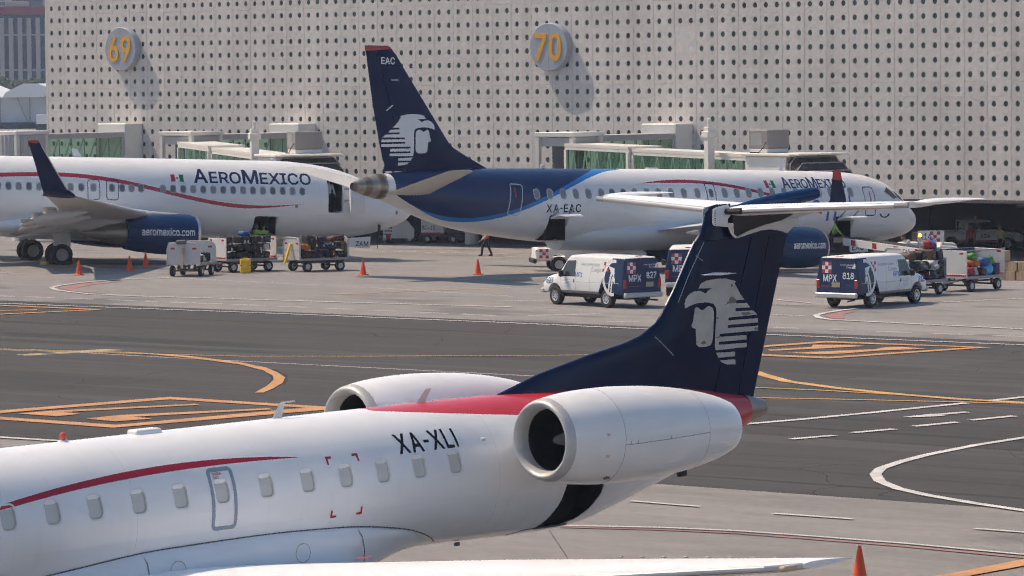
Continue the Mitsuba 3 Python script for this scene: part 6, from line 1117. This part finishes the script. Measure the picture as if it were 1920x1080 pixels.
# baggage tractor
k = thing('baggage_tractor', 'white baggage tractor lettered A14 with red chequered panel before the dark opening', 'tractor'); MT = at_ground(22.6, 217.6, math.radians(12))
add(f'{k}__body', cut(loft([ring(x, .35, z, .72, .68, z - .15) for x, z in ((-1.5, .95), (-1.4, 1.0), (-.3, 1.0), (-.2, .75), (.5, .75), (.6, 1.0), (1.4, .92), (1.5, .8))]), *[box((.9, .5, .7), (x, y * .66, .36)) for x in (-.95, .95) for y in (-1, 1)]), WHITE_OLD, MT, smooth=30)
add(f'{k}__seat', cat(cbox((.5, 1.1, .15), (-.35, 0, 1.05), .04), cbox((.12, 1.1, .5), (-.62, 0, 1.3), .04)), BLACK, MT); add(f'{k}__steering_column', cat(bar((.55, .3, .95), (.25, .3, 1.25), .02), tube([(.25 + .17 * math.sin(t) * .4, .3 + .17 * math.cos(t), 1.26 + .16 * math.sin(t)) for t in np.linspace(0, 6.28, 14)], .015, 6)), BLACK, MT)
axle_wheels(k, MT, [(-.95, -.66), (-.95, .66), (.95, -.66), (.95, .66)], .32, .22)
add(f'{k}__side_panel', cbox((1.5, .02, .62), (0, -.735, 1.32), .005), WPRINT, MT); add(f'{k}__panel_posts', cat(*[bar((x, -.72, .8), (x, -.72, 1.6), .02) for x in (-.7, .7)]), GREY, MT)
add(f'{k}__lettering', trimesh.Trimesh((lambda v: np.stack([-.7 + v[:, 0], np.full(len(v), -.752), 1.15 + v[:, 1]], 1))((t := text_sheet('A14', .34, True, None, 0, .8))[0]), t[1], process=False), BLUE, MT)
for nm, m, r in (('checker_red', RED, True), ('checker_white', WPRINT, False)): add(f'{k}__{nm}', cat(*[trimesh.Trimesh(np.stack([v[:, 0] - .05, np.full(len(v), -.751), v[:, 1] + 1.02], 1), f, process=False) for v, f in [sheet(c) for c, q in checker(.19) if q == r]]), m, MT)
# equipment in the shade at left
k = thing('ground_power_cart', 'white equipment cart lettered BC-10 parked in the dark opening left of the column', 'equipment cart'); MG = rotz(math.radians(-18), (-4.2, 246.3, -1.0))
add(f'{k}__housing', cbox((1.5, 1.5, 1.15), (-.45, 0, 1.15), .03), WHITE_OLD, MG); add(f'{k}__red_stripe', cbox((1.52, 1.52, .12), (-.45, 0, .62), .01), RED, MG); add(f'{k}__chassis', cat(cbox((2.9, 1.4, .14), (.1, 0, .5), .02), cbox((1.1, 1.0, .45), (.95, 0, .78), .04)), GREY_D, MG); axle_wheels(k, MG, [(-.8, -.62), (-.8, .62), (.85, -.62), (.85, .62)], .28, .18)
add(f'{k}__lettering', trimesh.Trimesh((lambda v: np.stack([-1.15 + v[:, 0], np.full(len(v), -.756), .85 + v[:, 1]], 1))((t := text_sheet('BC-10', .26, True, None, 0, .75))[0]), t[1], process=False), BLUE, MG)
add(f'{k}__cover_sheet', hull([(x, y, z) for x, y, z in ((-.7, -.5, 1.73), (.2, -.5, 1.73), (.1, .4, 1.73), (-.6, .5, 1.73), (-.3, -.2, 1.92), (.0, .1, 1.86))]), HIVIS, MG)
k = thing('stair_truck', 'white stair unit with dark rungs parked deep in the shade under the terminal', 'stairs'); MH = rotz(math.radians(-15), (-7.0, 247.5, -1.0))
add(f'{k}__side_plate', cat(extrude(sg.Polygon([(-.8, .3), (1.2, .3), (1.2, .9), (.3, 1.9), (-.8, 1.9)]), .06)).apply_transform(np.array([[1, 0, 0, 0], [0, 0, -1, -.6], [0, 1, 0, 0], [0, 0, 0, 1.0]])), WHITE_OLD, MH)
for i in range(6): add(f'{k}__rung', cbox((.5, .02, .07), (-.45, -.68, .55 + .2 * i), .005), BLACK, MH)
add(f'{k}__red_mark', cbox((.3, .02, .3), (-.45, -.68, .42), .005), RED, MH); add(f'{k}__chassis', cbox((2.4, 1.3, .2), (.1, 0, .4), .03), GREY_D, MH); axle_wheels(k, MH, [(-.7, -.55), (-.7, .55), (.9, -.55), (.9, .55)], .28, .18)
k = thing('step_stand', 'small grey wheeled step stand left of the white-ended cart', 'steps'); MX = at_ground(-14.9, 205.5, math.radians(30))
for i in range(4): add(f'{k}__step', cbox((.28, .7, .04), (-.5 + .25 * i, 0, .3 + .22 * i), .01), GREY_L, MX)
add(f'{k}__frame', cat(*[bar((-.7, y * .36, .1), (.5, y * .36, 1.15), .025) for y in (-1, 1)], *[bar((.45, y * .36, .1), (.45, y * .36, 1.2), .025) for y in (-1, 1)]), GREY, MX); axle_wheels(k, MX, [(-.6, -.36), (.45, -.36), (-.6, .36), (.45, .36)], .1, .06)

for i, (dx, dy, lb) in enumerate(((20.42, 2.72, 'yellow and black wheel chock behind the nearer main wheels of the left jet'), (18.98, 2.72, 'yellow and black wheel chock before the nearer main wheels of the left jet'))):
    k = thing('wheel_chock', lb, 'wheel chock', 'wheel chocks of the left jet'); p = (M737 @ np.array([dx, dy, 0, 1.0]))[:3]
    add(f'{k}__wedge', hull([(x, y, z) for y in (-.55, .55) for x, z in ((-.13, .01), (.13, .01), (.05, .17), (-.05, .17))]), mat('chock_yellow', P((.4, .28, .04), .6)), rotz(.384, (p[0], p[1], float(ground_z(p[0], p[1])))))
# ------------------------------------------------------------------ air
scene['air'] = {'type': 'homogeneous', 'albedo': {'type': 'rgb', 'value': [.95, .955, .96]}, 'sigma_t': {'type': 'rgb', 'value': [.00012, .00014, .00018]}}
scene['haze'] = {'type': 'cube', 'bsdf': {'type': 'null'}, 'interior': {'type': 'ref', 'id': 'air'}, 'to_world': T().translate([0, 900, 29]).scale([3700, 4700, 32])}
labels['haze'] = {'kind': 'stuff', 'label': 'thin pale haze over the airfield fading the far city'}
scene['camera']['medium'] = {'type': 'ref', 'id': 'air'}
